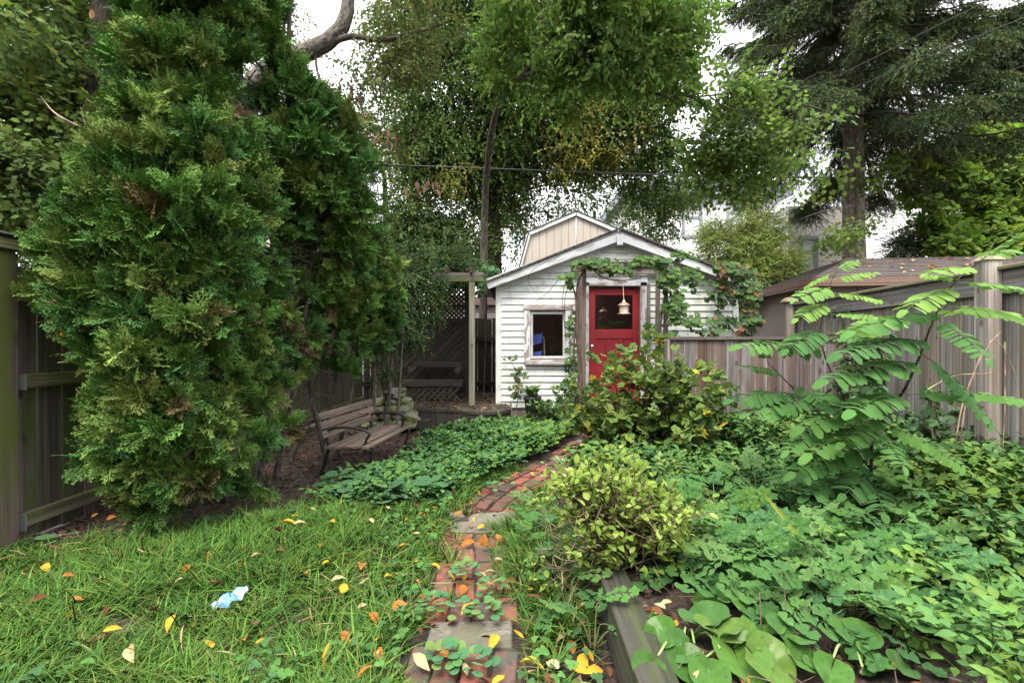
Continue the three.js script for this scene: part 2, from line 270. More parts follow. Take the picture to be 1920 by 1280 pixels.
// a twig with leaves on it; leafList(R) gives one leaf
function spray(seed, n, len, leafFn, { spread = 0.9, droop = 0.3, jitter = 0.18, stem = [0.45, 0.3, 0.25], twigs = 1, stemR = 0.0035 } = {}) {
  const R = rng(seed), gs = [];
  for (let q = 0; q < twigs; q++) {
    const yaw = twigs > 1 ? (q / (twigs - 1) - 0.5) * 1.7 + (R() - 0.5) * 0.3 : 0, lift = (R() - 0.5) * (twigs > 1 ? 0.7 : 0), L = len * (0.75 + 0.35 * R()), pt = t => V(Math.sin(yaw) * L * t, lift * L * t - droop * L * t * t, Math.cos(yaw) * L * t);
    gs.push(tintGeo(limb([pt(0), pt(0.5), pt(1)], stemR, stemR * 0.4, 3, 2, 0), ...stem));
    for (let i = 0; i < n; i++) {
      const t = (i + 0.6) / n, s = i % 2 ? 1 : -1, a = yaw + s * spread * (1 - 0.75 * t * t) + (R() - 0.5) * 0.5, l = leafFn(R), k = 1 + (R() - 0.5) * 2 * jitter;
      const d = V(Math.sin(a), -0.25 + (R() - 0.5) * 0.9, Math.cos(a)), u = V((R() - 0.5) * 0.9, 1, (R() - 0.5) * 0.9);
      l.applyMatrix4(pose(pt(t), d, u, 0.75 + R() * 0.5)); gs.push(tintGeo(l, k, k * (1 + (R() - 0.5) * 0.1), k * (0.9 + R() * 0.2)));
    }
  }
  return mergeGeometries(gs);
}
const leafMats = {};
function leafMat(trans = 0.3, coat = 0.25, coatRough = 0.4, vc = true) {
  const k = [trans, coat, coatRough, vc].join(); return leafMats[k] ??= new THREE.MeshPhysicalMaterial({ color: 0xffffff, roughness: 1, transmission: trans, thickness: 0, clearcoat: coat * 0.38, clearcoatRoughness: coatRough * 0.85, side: THREE.DoubleSide, vertexColors: vc, specularIntensity: 0.25 });
}
const tintMats = new Map();
function tintMat(m, c) { const k = m.uuid + c.getHexString(); if (!tintMats.has(k)) { const t = m.clone(); t.color = c; tintMats.set(k, t); } return tintMats.get(k); }
// list of { m: world matrix, c: tint number }; the nParts that show largest become parts, the rest one part of kind stuff
function leaves(parent, geo, mat, list, tints, { parts = 0, partName = 'leaf', massName = 'foliage', seed = 5 } = {}) {
  const R = rng(seed), off = new THREE.Matrix4().makeTranslation(-parent.position.x, -parent.position.y, -parent.position.z), p = V(0, 0, 0);
  if (parts) {
    for (const l of list) { p.setFromMatrixPosition(l.m); const s = Math.abs(p.x / p.z) < 1.15 && Math.abs((p.y - EYE) / p.z) < 0.78 && p.z < 0 ? 1 : 0; l.k = s / (p.distanceTo(camera.position) + (l.hide ?? 0)); }
    list.sort((a, b) => b.k - a.k);
    for (const l of list.slice(0, parts)) { const o = shade(new THREE.Mesh(geo, tintMat(mat, tints[l.c % tints.length]))); o.name = partName; o.applyMatrix4(off.clone().multiply(l.m)); parent.add(o); }
    list = list.slice(parts);
  }
  if (!list.length) return null;
  const im = shade(new THREE.InstancedMesh(geo, mat, list.length)); im.name = massName; kinds(im, 'stuff');
  const c = new THREE.Color(), q = new THREE.Matrix4();
  list.forEach((l, i) => { im.setMatrixAt(i, q.multiplyMatrices(off, l.m)); const t = tints[l.c % tints.length], k = 0.82 + R() * 0.36; c.setRGB(t.r * k, t.g * k * (0.96 + R() * 0.08), t.b * k); im.setColorAt(i, c); });
  parent.add(im); return im;
}
function stuff(name, geo, mat, list, tints, seed, label, category) {
  const o = new THREE.Group(); const im = leaves(o, geo, mat, list, tints, { massName: name, seed }); o.remove(im); im.name = numbered(name); im.userData = { kind: 'stuff', label, category }; scene.add(im); return im;
}
// twigs or sprays spread through an ellipsoid, thinned by noise so that gaps stay open
function n3(p, f, s) { const x = p.x * f, y = p.y * f, z = p.z * f; return (vn(x + 100, y + 100, 4096, 4096, s) + vn(y + 100, z + 200, 4096, 4096, s + 1) + vn(z + 200, x + 100, 4096, 4096, s + 2)) / 3; }
function fill(list, c, r, n, R, { nt = 5, size = 1, droop = 0.3, cut = 0, f = 1.2, shell = 0.35, s = 3, out = 0.8, rnd = 0.8, flat = 1, ci = null, ok = null } = {}) {
  const rr = Array.isArray(r) ? r : [r, r, r];
  for (let i = 0; i < n; i++) {
    const d = rv(R), k = Math.pow(R(), shell), p = V(c.x + d.x * rr[0] * k, c.y + d.y * rr[1] * k, c.z + d.z * rr[2] * k);
    if (cut && n3(p, f, s) < cut) continue; if (ok && !ok(p)) continue;
    const dir = d.clone().multiplyScalar(out).addScaledVector(rv(R), rnd); dir.y -= droop;
    const up = V(0, flat, 0).addScaledVector(rv(R), 0.7);
    list.push({ m: pose(p, dir, up, size * (0.7 + R() * 0.6)), c: ci ?? Math.floor(R() * nt) });
  }
  return list;
}

// ================================================================ THE SETTING
const hill = (x, z) => 0.035 * Math.sin(x * 1.3 + 0.5) * Math.cos(z * 1.1) + 0.02 * Math.sin(x * 3.1 + z * 2.3) - 0.02;
{ // ground: fine near the camera, coarse far away
  const xs = [], zs = []; for (let x = -6; x <= 7; x += 0.13) xs.push(x); for (const x of [9, 12, 20, 45, 100, 160]) xs.push(x); for (const x of [-8, -12, -20, -45, -100, -160]) xs.unshift(x);
  for (let z = 3; z >= -12; z -= 0.13) zs.push(z); for (const z of [-14, -18, -30, -60, -110, -170]) zs.push(z); for (const z of [6, 12, 40, 100]) zs.unshift(z);
  const pos = [], uv = [], idx = [], w = xs.length;
  for (const z of zs) for (const x of xs) { pos.push(x, hill(x, z) * sst(14, 9, Math.abs(x)) * sst(16, 11, Math.abs(z)), z); uv.push(x, z); }
  for (let j = 0; j < zs.length - 1; j++) for (let i = 0; i < w - 1; i++) { const k = j * w + i; idx.push(k, k + 1, k + w, k + 1, k + w + 1, k + w); }
  structure('ground', meshFrom(pos, uv, idx), M.soil);
}
const pathPts = [[-0.16, -0.9], [-0.19, -1.5], [-0.19, -1.97], [-0.185, -2.4], [-0.22, -2.8], [-0.24, -3.2], [-0.18, -3.65], [0.0, -4.1], [0.28, -4.55], [0.58, -5.05], [0.9, -5.7], [1.25, -6.5], [1.55, -7.3]].map(p => V(p[0], 0, p[1]));
const pathCurve = new THREE.CatmullRomCurve3(pathPts), pathLUT = []; for (let i = 0; i <= 300; i++) pathLUT.push(pathCurve.getPointAt(i / 300));
const pathDist = (x, z) => { let b = 9, s = 0; for (const p of pathLUT) { const d = Math.hypot(p.x - x, p.z - z); if (d < b) { b = d; s = x - p.x; } } return [b, s]; };
{ // the winding brick path: bricks and pavers laid one by one
  const path = new THREE.Group(); path.name = 'brick_path'; path.userData = { kind: 'structure', label: 'winding path of red bricks and grey pavers through the lawn' }; scene.add(path);
  const R = rng(77), L = pathCurve.getLength(), bmats = [M.brick, M.brick, M.brickB, M.brickC, M.brickD], brickG = [], slabG = [];
  for (let k = 0; k < 4; k++) { brickG.push(plank(0.097, 0.06, 0.198, { ch: 0.006 })); slabG.push(plank(0.36, 0.06, 0.185, { ch: 0.007 })); }
  const lay = (geo, mat, name, s, off, turn, w, l) => {
    const u = clamp(s / L), p = pathCurve.getPointAt(u), t = pathCurve.getTangentAt(u), n = V(-t.z, 0, t.x), q = p.clone().addScaledVector(n, off);
    const o = part(path, name, geo, mat); const a = Math.atan2(t.x, t.z) + turn + (R() - 0.5) * 0.09;
    const c = V(Math.sin(a), 0, Math.cos(a)), tilt = (R() - 0.5) * 0.05, roll = (R() - 0.5) * 0.05;
    o.matrix.makeRotationFromEuler(new THREE.Euler(Math.PI / 2 + tilt, 0, 0)); // length along +z, upper side up
    const m = new THREE.Matrix4().makeRotationFromEuler(new THREE.Euler(tilt, a, roll)).multiply(new THREE.Matrix4().makeRotationX(Math.PI / 2));
    m.setPosition(q.x - c.x * l / 2, hill(q.x, q.z) - 0.014 + (R() - 0.5) * 0.01, q.z - c.z * l / 2); o.matrix.identity(); o.applyMatrix4(m);
  };
  let s = 0.2, row = 0; const seq = 'rrsrsrrrrxsgrrrrrrrsfxfsfff';
  while (s < L - 0.4 && row < seq.length) {
    const c = seq[row++];
    if (c === 's') { lay(slabG[row % 4], M.paver, 'paver', s + 0.1, 0.0 + (R() - 0.5) * 0.05, 0, 0.36, 0.185); s += 0.205; }
    else if (c === 'g') { lay(slabG[row % 4], M.paverB, 'paver', s + 0.1, 0.07, 0.3, 0.36, 0.185); lay(brickG[1], M.paver, 'brick', s + 0.08, -0.2, 0.4, 0.1, 0.2); s += 0.21; }
    else if (c === 'x') { for (const off of [-0.11, 0.1]) for (const q of [0.05, 0.155]) lay(brickG[(row + 1) % 4], bmats[Math.floor(R() * 4)], 'brick', s + q, off + (R() - 0.5) * 0.03, Math.PI / 2, 0.1, 0.2); s += 0.215; }
    else { const n = 4, far = c === 'f'; for (let i = 0; i < n; i++) if (R() > (far ? 0.35 : 0.05)) lay(brickG[Math.floor(R() * 4)], bmats[Math.floor(R() * 5)], 'brick', s + 0.1 + (R() - 0.5) * 0.04, (i - (n - 1) / 2) * 0.108 + (R() - 0.5) * 0.012, (R() - 0.5) * 0.1, 0.1, 0.2); s += 0.212; }
  }
}

// ---------------------------------------------------------------- fences
function boardFence(name, label, a, b, { h = 1.7, bw = 0.14, gap = 0.006, mats, rails = [0.15, 0.85, 1.6], railMat, railSide = 1, posts = [], postMat, postH = 1.8, cap = null, capMat, y0 = 0.03, hv = 0.02, seed = 1, railT = 0.04, railW = 0.09, postCap = false, tip = null }) {
  const o = thing(name, label, 'fence', V(a[0], 0, a[1])), A = V(a[0], 0, a[1]), B = V(b[0], 0, b[1]), d = B.clone().sub(A), L = d.length(); d.normalize();
  const n = V(-d.z, 0, d.x).multiplyScalar(railSide), R = rng(seed), cnt = Math.round(L / (bw + gap)), geos = []; for (let k = 0; k < 5; k++) geos.push(plank(bw, 0.018, h, { wob: 0.004, ch: 0.002 }));
  const rot = Math.atan2(-d.z, d.x);
  for (let i = 0; i < cnt; i++) { const q = d.clone().multiplyScalar((i + 0.5) * L / cnt).addScaledVector(n, (R() - 0.5) * 0.006); q.y = y0 + (R() - 0.5) * hv; const m = part(o, 'board', geos[Math.floor(R() * 5)], mats[Math.floor(R() * mats.length)], q, [0, rot + (R() < 0.5 ? Math.PI : 0) + (R() - 0.5) * 0.02, (R() - 0.5) * 0.006]); m.scale.x = L / cnt / (bw + gap) * (0.985 + 0.01 * R()); }
  for (const y of rails) { const p = A.clone().addScaledVector(n, 0.009 + railT / 2 + 0.004), q = p.clone().addScaledVector(d, L); p.y = q.y = y; wpart(o, 'rail', beam(p, q, railW, railT, n), railMat); }
  for (const t of posts) {
    const p = A.clone().addScaledVector(d, t * L).addScaledVector(n, 0.065); const g = plank(0.09, 0.09, postH + 0.1, { ch: 0.008 });
    const m = part(o, 'post', g, postMat, p.clone().sub(A).setY(-0.1), [0, rot, 0]);
    if (postCap) part(m, 'post_cap', capGeo(0.075), capMat ?? postMat, V(0, postH + 0.1, 0));
  }
  if (cap) { const p = A.clone().addScaledVector(n, 0.03); p.y = cap; const q = p.clone().addScaledVector(d, L); wpart(o, 'cap_rail', beam(p, q, 0.14, 0.035, UP), capMat ?? railMat); }
  return o;
}
function capGeo(r) { return new THREE.CylinderGeometry(r * 0.45, r, 0.05, 4, 1).rotateY(Math.PI / 4).translate(0, 0.025, 0); }
// along the left side; first post is the thick green one
{
  const mats = [M.fenceMoss, M.fenceMossB, M.fenceMossC];
  const f = boardFence('board_fence', 'mossy brown board fence running behind the big cedar', [-3.1, -2.78], [-2.98, -9.55], { h: 1.72, bw: 0.165, mats, rails: [], railMat: M.fenceMoss, railSide: 1, postMat: M.postMoss, seed: 3, y0: 0.0 });
  const nx = 0.035; for (const [y, w] of [[0.13, 0.09], [1.0, 0.09], [1.63, 0.09]]) wpart(f, 'rail', beam(V(-3.1 + nx, y, -2.95), V(-2.98 + nx, y - 0.01, -9.5), w, 0.04, V(1, 0, 0)), M.postMoss);
  for (const y of [0.13, 1.0]) wpart(f, 'bracket', boxg(-3.055, -3.0, y - 0.05, y + 0.05, -2.965, -2.958), M.galv);
  const p = thing('fence_post', 'thick green algae covered fence post with a flat cap', 'post', V(-3.12, 0, -2.83));
  part(p, 'post', plank(0.2, 0.2, 1.8, { ch: 0.012 }), M.postMoss); part(p, 'side_board', plank(0.02, 0.17, 1.78, {}), M.fenceMossB, V(0.112, 0, 0.0));
  part(p, 'cap', prism([[-0.13, 0], [0.15, 0], [0.15, 0.05], [0.1, 0.09], [-0.13, 0.1]], -0.14, 0.14), M.postMoss, V(0, 1.8, 0)); part(p, 'cap_sheet', boxg(-0.15, 0.17, 0, 0.012, -0.16, 0.16), M.galv, V(0, 1.9, 0), [0, 0, -0.12]);
}
boardFence('board_fence', 'dark back fence of upright boards between pergola and shed', [-2.98, -9.6], [0.6, -9.6], { h: 1.68, bw: 0.14, mats: [M.darkWood, M.darkWoodB], rails: [0.4, 1.3], railMat: M.darkWood, railSide: 1, seed: 7 });
// low weathered fence in front of the shed corner
{
  const o = boardFence('board_fence', 'low weathered purple grey board fence beside the currant bush', [1.84, -5.6], [4.3, -5.62], { h: 1.27, bw: 0.165, gap: 0.004, mats: [M.fenceGrey, M.fenceGrey, M.fenceGreyB, M.fenceGreyC, M.fenceGreyD], rails: [0.3, 1.0], railMat: M.fenceGreyB, railSide: -1, seed: 15, cap: 1.285, capMat: M.fenceGreyB, y0: 0.0, hv: 0.005 });
  part(o, 'end_trim', plank(0.03, 0.12, 1.27), M.fenceGreyC, V(-0.02, 0, -0.03));
}
// tall fence on the right
{
  const a = V(4.02, 0, -3.3), b = V(4.72, 0, -8.0), d = b.clone().sub(a), L = d.length(); d.normalize(); const n = V(d.z, 0, -d.x);
  if (n.x > 0) n.negate();
  const o = thing('board_fence', 'tall pale grey board fence with a wide top beam behind the locust sapling', 'fence', a.clone());
  const R = rng(23), bw = 0.145, cnt = Math.round(L / bw), mats = [M.fencePale, M.fencePaleB, M.fencePaleC, M.fencePaleD], geos = []; for (let k = 0; k < 5; k++) geos.push(plank(0.14, 0.018, 1.66, { ch: 0.002, wob: 0.006 }));
  const rot = Math.atan2(-d.z, d.x);
  for (let i = 0; i < cnt; i++) { const q = d.clone().multiplyScalar((i + 0.5) * L / cnt); q.y = 0.05; part(o, 'board', geos[Math.floor(R() * 5)], mats[Math.floor(R() * 4)], q, [0, rot + (R() - 0.5) * 0.03, (R() - 0.5) * 0.008]); }
  const rail = (y, w, t, off, mat, nm) => wpart(o, nm, beam(a.clone().addScaledVector(n, off).setY(y), b.clone().addScaledVector(n, off).setY(y), w, t, n), mat);
  rail(1.74, 0.19, 0.04, 0.034, M.fencePaleB, 'top_beam'); rail(0.35, 0.09, 0.04, 0.034, M.fencePaleB, 'rail');
  wpart(o, 'cap_rail', beam(a.clone().addScaledVector(n, 0.02).setY(1.857), b.clone().addScaledVector(n, 0.02).setY(1.857), 0.15, 0.035, UP), M.postMoss);
  for (const t of [0.155, 0.985]) {
    const p = d.clone().multiplyScalar(t * L).addScaledVector(n, 0.115); p.y = -0.1;
    const post = part(o, 'post', plank(0.13, 0.13, t > 0.9 ? 2.0 : 2.03, { ch: 0.01 }), M.fencePaleC, p, [0, rot, 0]);
    if (t > 0.9) { part(post, 'post_cap', new THREE.CylinderGeometry(0.12, 0.14, 0.035, 12), M.postMoss, V(0, 2.02, 0)); part(post, 'post_cap', new THREE.SphereGeometry(0.11, 12, 6, 0, 6.3, 0, 1.5).scale(1, 0.45, 1), M.postMoss, V(0, 2.03, 0)); }
    else part(post, 'post_cap', capGeo(0.11), M.postMoss, V(0, 2.03, 0), [0, 0, 0]);
  }
}

// ---------------------------------------------------------------- the garden shed
{
  const S = thing('garden_shed', 'pale green clapboard garden shed with a low gable and red door', 'shed', V(1.695, 0.18, -7.76));
  const W = 1.955, gable = x => 2.76 - Math.abs(x) * 0.365, win = [-1.505, -0.735, 0.685, 1.655], hole = [-1.4, -0.83, 0.79, 1.55], dh = [-0.455, 0.367, 0.02, 1.94];
  { // sheathing with real openings
    const s = new THREE.Shape(); s.moveTo(-W, 0); s.lineTo(W, 0); s.lineTo(W, gable(W)); s.lineTo(0, gable(0)); s.lineTo(-W, gable(W)); s.closePath();
    for (const [a, b, c, d] of [hole, [dh[0], dh[1], 0.015, dh[3]]]) { const h = new THREE.Path(); h.moveTo(a, c); h.lineTo(a, d); h.lineTo(b, d); h.lineTo(b, c); h.closePath(); s.holes.push(h); }
    part(S, 'wall', new THREE.ExtrudeGeometry(s, { depth: 0.07, bevelEnabled: false }), M.inside, V(0, 0, -0.072));
  }
  for (const s of [-1, 1]) part(S, 'wall', boxg(s > 0 ? W - 0.06 : -W, s > 0 ? W : -W + 0.06, 0, gable(W), -2.8, -0.075), M.inside);
  part(S, 'wall', prism([[-W, 0], [W, 0], [W, gable(W)], [0, gable(0)], [-W, gable(W)]], -2.86, -2.805), M.inside);
  part(S, 'floor', boxg(-W, W, -0.18, -0.003, -2.86, 0.0), M.inside);
  // lap siding
  const R = rng(91), ex = 0.104, mats = [M.siding, M.siding, M.sidingB, M.sidingC], corner = 0.085;
  for (let r = 0; r < 27; r++) {
    const y0 = r * ex + 0.004, y1 = y0 + ex + 0.012, xe = y => Math.min(W - corner, (2.745 - y) / 0.365);
    if (xe(y0) < 0.12) break; let segs = [[-1, 1]];
    const cutBy = (a, b, c, d) => { if (y1 > c + 0.02 && y0 < d - 0.02) segs = segs.flatMap(([p, q]) => { const P0 = p === -1 ? -9 : p, Q = q === 1 ? 9 : q; if (b < P0 || a > Q) return [[p, q]]; return [[p, a], [b, q]]; }); };
    cutBy(win[0] + 0.05, win[1] - 0.05, win[2] + 0.05, win[3] - 0.04); cutBy(-0.51, 0.43, 0, 2.02);
    for (const [p, q] of segs) {
      const X = (v, y) => v === -1 ? -Math.max(0.02, xe(y)) : v === 1 ? Math.max(0.02, xe(y)) : v, a0 = X(p, y0), b0 = X(q, y0), a1 = X(p, y1), b1 = X(q, y1), zb = 0.027 + (R() - 0.5) * 0.003, zt = 0.004, pos = [], uv = [], idx = [], uo = R() * 2, vo = R();
      const quad = (...c) => { const k = pos.length / 3; for (const [x, y, z] of c) { pos.push(x, y, z); uv.push(x + uo, y + vo + z); } idx.push(k, k + 1, k + 2, k, k + 2, k + 3); };
      const sag = (R() - 0.5) * 0.004; quad([a0, y0 + sag, zb], [b0, y0 - sag, zb], [b1, y1, zt], [a1, y1, zt]); quad([a0, y0 + sag, zb], [a0, y0 + sag, 0.001], [b0, y0 - sag, 0.001], [b0, y0 - sag, zb]); quad([a0, y0, 0.001], [a0, y0 + sag, zb], [a1, y1, zt], [a1, y1, 0.001]); quad([b0, y0, zb], [b0, y0, 0.001], [b1, y1, 0.001], [b1, y1, zt]);
      part(S, 'siding_board', meshFrom(pos, uv, idx), mats[Math.floor(R() * 4)]);
    }
  }
  for (const s of [-1, 1]) part(S, 'corner_board', plank(0.09, 0.03, gable(W) - 0.02), M.sidingC, V(s * (W - 0.043), 0.005, 0.018));
  // roof
  const slopeA = Math.atan(0.365), ov = 0.13, run = (W + ov) / Math.cos(slopeA);
  for (const s of [-1, 1]) {
    const deck = part(S, 'roof_deck', boxg(0.012, run, 0, 0.035, -2.95, 0.19), M.whiteTrim, V(0, 2.785, 0), [0, 0, -slopeA]); if (s < 0) { deck.rotation.set(0, Math.PI, slopeA); deck.position.z = -2.76; deck.rotation.set(0, Math.PI, 0); deck.rotation.order = 'ZYX'; deck.rotation.set(0, Math.PI, slopeA); }
    for (let k = 0; k < 15; k++) { const c = boxg(k * 0.15, Math.min(run + 0.02, k * 0.15 + 0.17), 0.037 + 0.006, 0.068, -3.01, 0.25 + (k % 2) * 0.006); const m = part(deck, 'shingle_course', c, [M.shingle, M.shingleB][k % 2], V(0, 0, 0), [0, 0, -0.03]); if (s < 0) m.position.z = 0.006; }
    // barge board, following the slope at the front
    const e = V(s * (W + ov), gable(W) - ov * 0.365 + 0.02, 0.2), t = V(0, gable(0) + 0.02, 0.2);
    wpart(S, 'barge_board', beam(t.clone().add(S.position).add(V(s * 0.004, -0.068, 0)), e.clone().add(S.position).add(V(0, -0.068, 0)), 0.12, 0.025, V(0, 0, 1)), M.whiteTrim);
    part(S, 'soffit', prism(s > 0 ? [[0.02, gable(0) - 0.02], [W + ov, gable(W) - ov * 0.365 - 0.015], [W + ov, gable(W) - ov * 0.365], [0.02, gable(0) - 0.005]].map(q => q) : [[-W - ov, gable(W) - ov * 0.365 - 0.015], [-0.02, gable(0) - 0.02], [-0.02, gable(0) - 0.005], [-W - ov, gable(W) - ov * 0.365]], 0.025, 0.185), M.whiteTrim);
    part(S, 'gable_trim', beam(V(s * 0.02, gable(0.02) - 0.09, 0.03), V(s * (W - 0.02), gable(W) - 0.085, 0.03), 0.05, 0.022, V(0, 0, 1)), M.whiteTrim);
  }
  part(S, 'peak_block', boxg(-0.045, 0.045, 2.585, 2.75, 0.215, 0.24), M.whiteTrim);
  // window
  const wd = new THREE.Group(); wd.name = 'window'; S.add(wd);
  part(wd, 'side_trim', plank(0.1, 0.035, win[3] - win[2] - 0.06), M.peel, V(win[0] + 0.05, win[2] + 0.05, 0.04)); part(wd, 'side_trim', plank(0.1, 0.035, win[3] - win[2] - 0.06), M.peel, V(win[1] - 0.05, win[2] + 0.05, 0.04));
  part(wd, 'head_trim', beam(V(win[0] - 0.01, win[3] - 0.035, 0.045), V(win[1] + 0.02, win[3] - 0.035, 0.045), 0.09, 0.045, V(0, 0, 1)), M.peelHeavy);
  part(wd, 'sill', beam(V(win[0] + 0.02, win[2] + 0.05, 0.055), V(win[1] + 0.01, win[2] + 0.05, 0.055), 0.085, 0.06, V(0, 0, 1)), M.peelHeavy);
  for (const [a, b] of [[V(hole[0] + 0.02, hole[2], 0), V(hole[0] + 0.02, hole[3], 0)], [V(hole[1] - 0.02, hole[2], 0), V(hole[1] - 0.02, hole[3], 0)], [V(hole[0], hole[2] + 0.022, 0.002), V(hole[1], hole[2] + 0.022, 0.002)], [V(hole[0], hole[3] - 0.02, 0.002), V(hole[1], hole[3] - 0.02, 0.002)]]) part(wd, 'sash', beam(a, b, 0.045, 0.04, V(0, 0, 1)), M.whiteTrim);
  part(wd, 'pane', boxg(hole[0] + 0.035, hole[1] - 0.035, hole[2] + 0.04, hole[3] - 0.04, -0.004, 0.0), M.glass);
  // door with three panels below a pane
  const dr = new THREE.Group(); dr.name = 'door'; S.add(dr); const zf = -0.03;
  for (const x of [dh[0] + 0.055, dh[1] - 0.055]) part(dr, 'stile', plank(0.104, 0.04, dh[3] - dh[2] - 0.01), M.redPaint, V(x, dh[2] + 0.003, zf));
  for (const [y, h] of [[1.875, 0.11], [1.19, 0.15], [0.12, 0.2]]) part(dr, 'rail', beam(V(dh[0] + 0.108, y, zf), V(dh[1] - 0.108, y, zf), h, 0.038, V(0, 0, 1)), M.redPaint);
  const pw = (dh[1] - dh[0] - 0.216) / 3; for (const k of [1, 2]) part(dr, 'muntin', plank(0.045, 0.037, 0.89), M.redPaint, V(dh[0] + 0.108 + k * pw, 0.222, zf));
  for (let k = 0; k < 3; k++) part(dr, 'panel', boxg(dh[0] + 0.1 + k * pw, dh[0] + 0.116 + (k + 1) * pw, 0.215, 1.12, zf - 0.012, zf + 0.002), M.redPaint);
  part(dr, 'pane', boxg(dh[0] + 0.1, dh[1] - 0.1, 1.26, 1.825, zf - 0.003, zf + 0.001), M.glass);
  const lock = [[0, 0], [0.03, 0], [0.032, 0.006], [0.02, 0.01], [0.014, 0.03], [0.03, 0.045], [0.032, 0.06], [0.02, 0.07], [0, 0.072]].map(p => new THREE.Vector2(...p));
  part(dr, 'knob', new THREE.LatheGeometry(lock, 18).rotateX(Math.PI / 2), M.chrome, V(dh[0] + 0.055, 0.86, zf + 0.02)); part(dr, 'deadbolt', new THREE.LatheGeometry(lock.slice(0, 4).concat([new THREE.Vector2(0, 0.02)]), 18).rotateX(Math.PI / 2), M.chrome, V(dh[0] + 0.055, 0.99, zf + 0.02));
  part(S, 'door_trim', plank(0.1, 0.05, 2.02), M.peel, V(0.42, 0, 0.045)); part(S, 'door_trim', plank(0.09, 0.05, 2.02), M.peel, V(-0.505, 0, 0.045));
  part(S, 'door_head', beam(V(-0.56, 2.035, 0.045), V(0.48, 2.035, 0.045), 0.15, 0.05, V(0, 0, 1)), M.peel); part(S, 'outer_trim', plank(0.05, 0.04, 2.0), M.arborBrown, V(0.5, 0, 0.04));
  part(S, 'threshold', boxg(-0.46, 0.37, -0.005, 0.018, -0.06, 0.08), M.peelHeavy);
}
{ // a blue folding chair leaning behind the shed window
  const c = thing('folding_chair', 'blue folding chair leaning inside behind the shed window', 'chair', V(0.42, 0.19, -8.1));
  const tube = (...p) => limb(p.map(q => V(...q)), 0.013, 0.013, 6, 8, 0);
  part(c, 'frame', tube([-0.16, 0, 0.1], [-0.13, 0.5, 0.0], [-0.1, 1.12, -0.02], [0.1, 1.16, -0.02], [0.13, 0.5, 0], [0.17, 0, 0.1]), M.galv);
  part(c, 'backrest', prism([[-0.12, 0.98], [0.08, 1.04], [0.1, 1.2], [-0.1, 1.16]], 0.0, 0.02), M.blue); part(c, 'backrest', prism([[-0.12, 0.78], [0.07, 0.82], [0.09, 0.9], [-0.11, 0.87]], 0.0, 0.02), M.blue); part(c, 'seat', prism([[-0.14, 0.5], [0.13, 0.5], [0.11, 0.7], [-0.12, 0.7]], 0.02, 0.05), M.blue); part(c, 'leg', tube([-0.17, 0, -0.15], [-0.1, 0.6, 0.04]), M.galv); part(c, 'leg', tube([0.17, 0, -0.15], [0.1, 0.6, 0.04]), M.galv);
}
// ---------------------------------------------------------------- gambrel barn behind the shed
{
  const B = thing('barn_shed', 'beige gambrel roofed barn shed peeking over the garden shed', 'shed', at(1080, 640, 11.7).setY(0));
  const half = 1.42, prof = x => { x = Math.abs(x); return x < 1.12 ? 4.3 - x * 0.42 : 3.83 - (x - 1.12) * 3.4; };
  const n = 16; for (let i = 0; i < n; i++) { const a = -half + i * 2 * half / n, b = a + 2 * half / n - 0.012, pts = [[a, 0], [b, 0], [b, prof(b)]]; for (const k of [1.12, 0, -1.12]) if (k < b && k > a) pts.push([k, prof(k)]); pts.push([a, prof(a)]); part(B, 'panel', prism(pts, 0, 0.02), M.barnPanel); }
  part(B, 'wall', prism([[-half, 0], [half, 0], [half, prof(half)], [1.12, prof(1.12)], [0, prof(0)], [-1.12, prof(1.12)], [-half, prof(half)]], -3, -0.004), M.beigeWall);
  part(B, 'centre_batten', plank(0.04, 0.02, 4.28), M.whiteTrim, V(0, 0, 0.032));
  const ed = [[-half - 0.05, prof(half) - 0.12], [-1.15, 3.86], [0, 4.35], [1.15, 3.86], [half + 0.05, prof(half) - 0.12]];
  for (let i = 0; i < 4; i++) { const p = ed[i], q = ed[i + 1]; part(B, 'roof_trim', beam(V(p[0], p[1], 0.06), V(q[0], q[1], 0.06), 0.09, 0.05, V(0, 0, 1)), M.whiteTrim); part(B, 'roof', beam(V(p[0], p[1] + 0.06, -1.45), V(q[0], q[1] + 0.06, -1.45), 3.1, 0.03, V(q[1] - p[1] > 0 ? -1 : 1, 1, 0)), M.shingleB); }
}
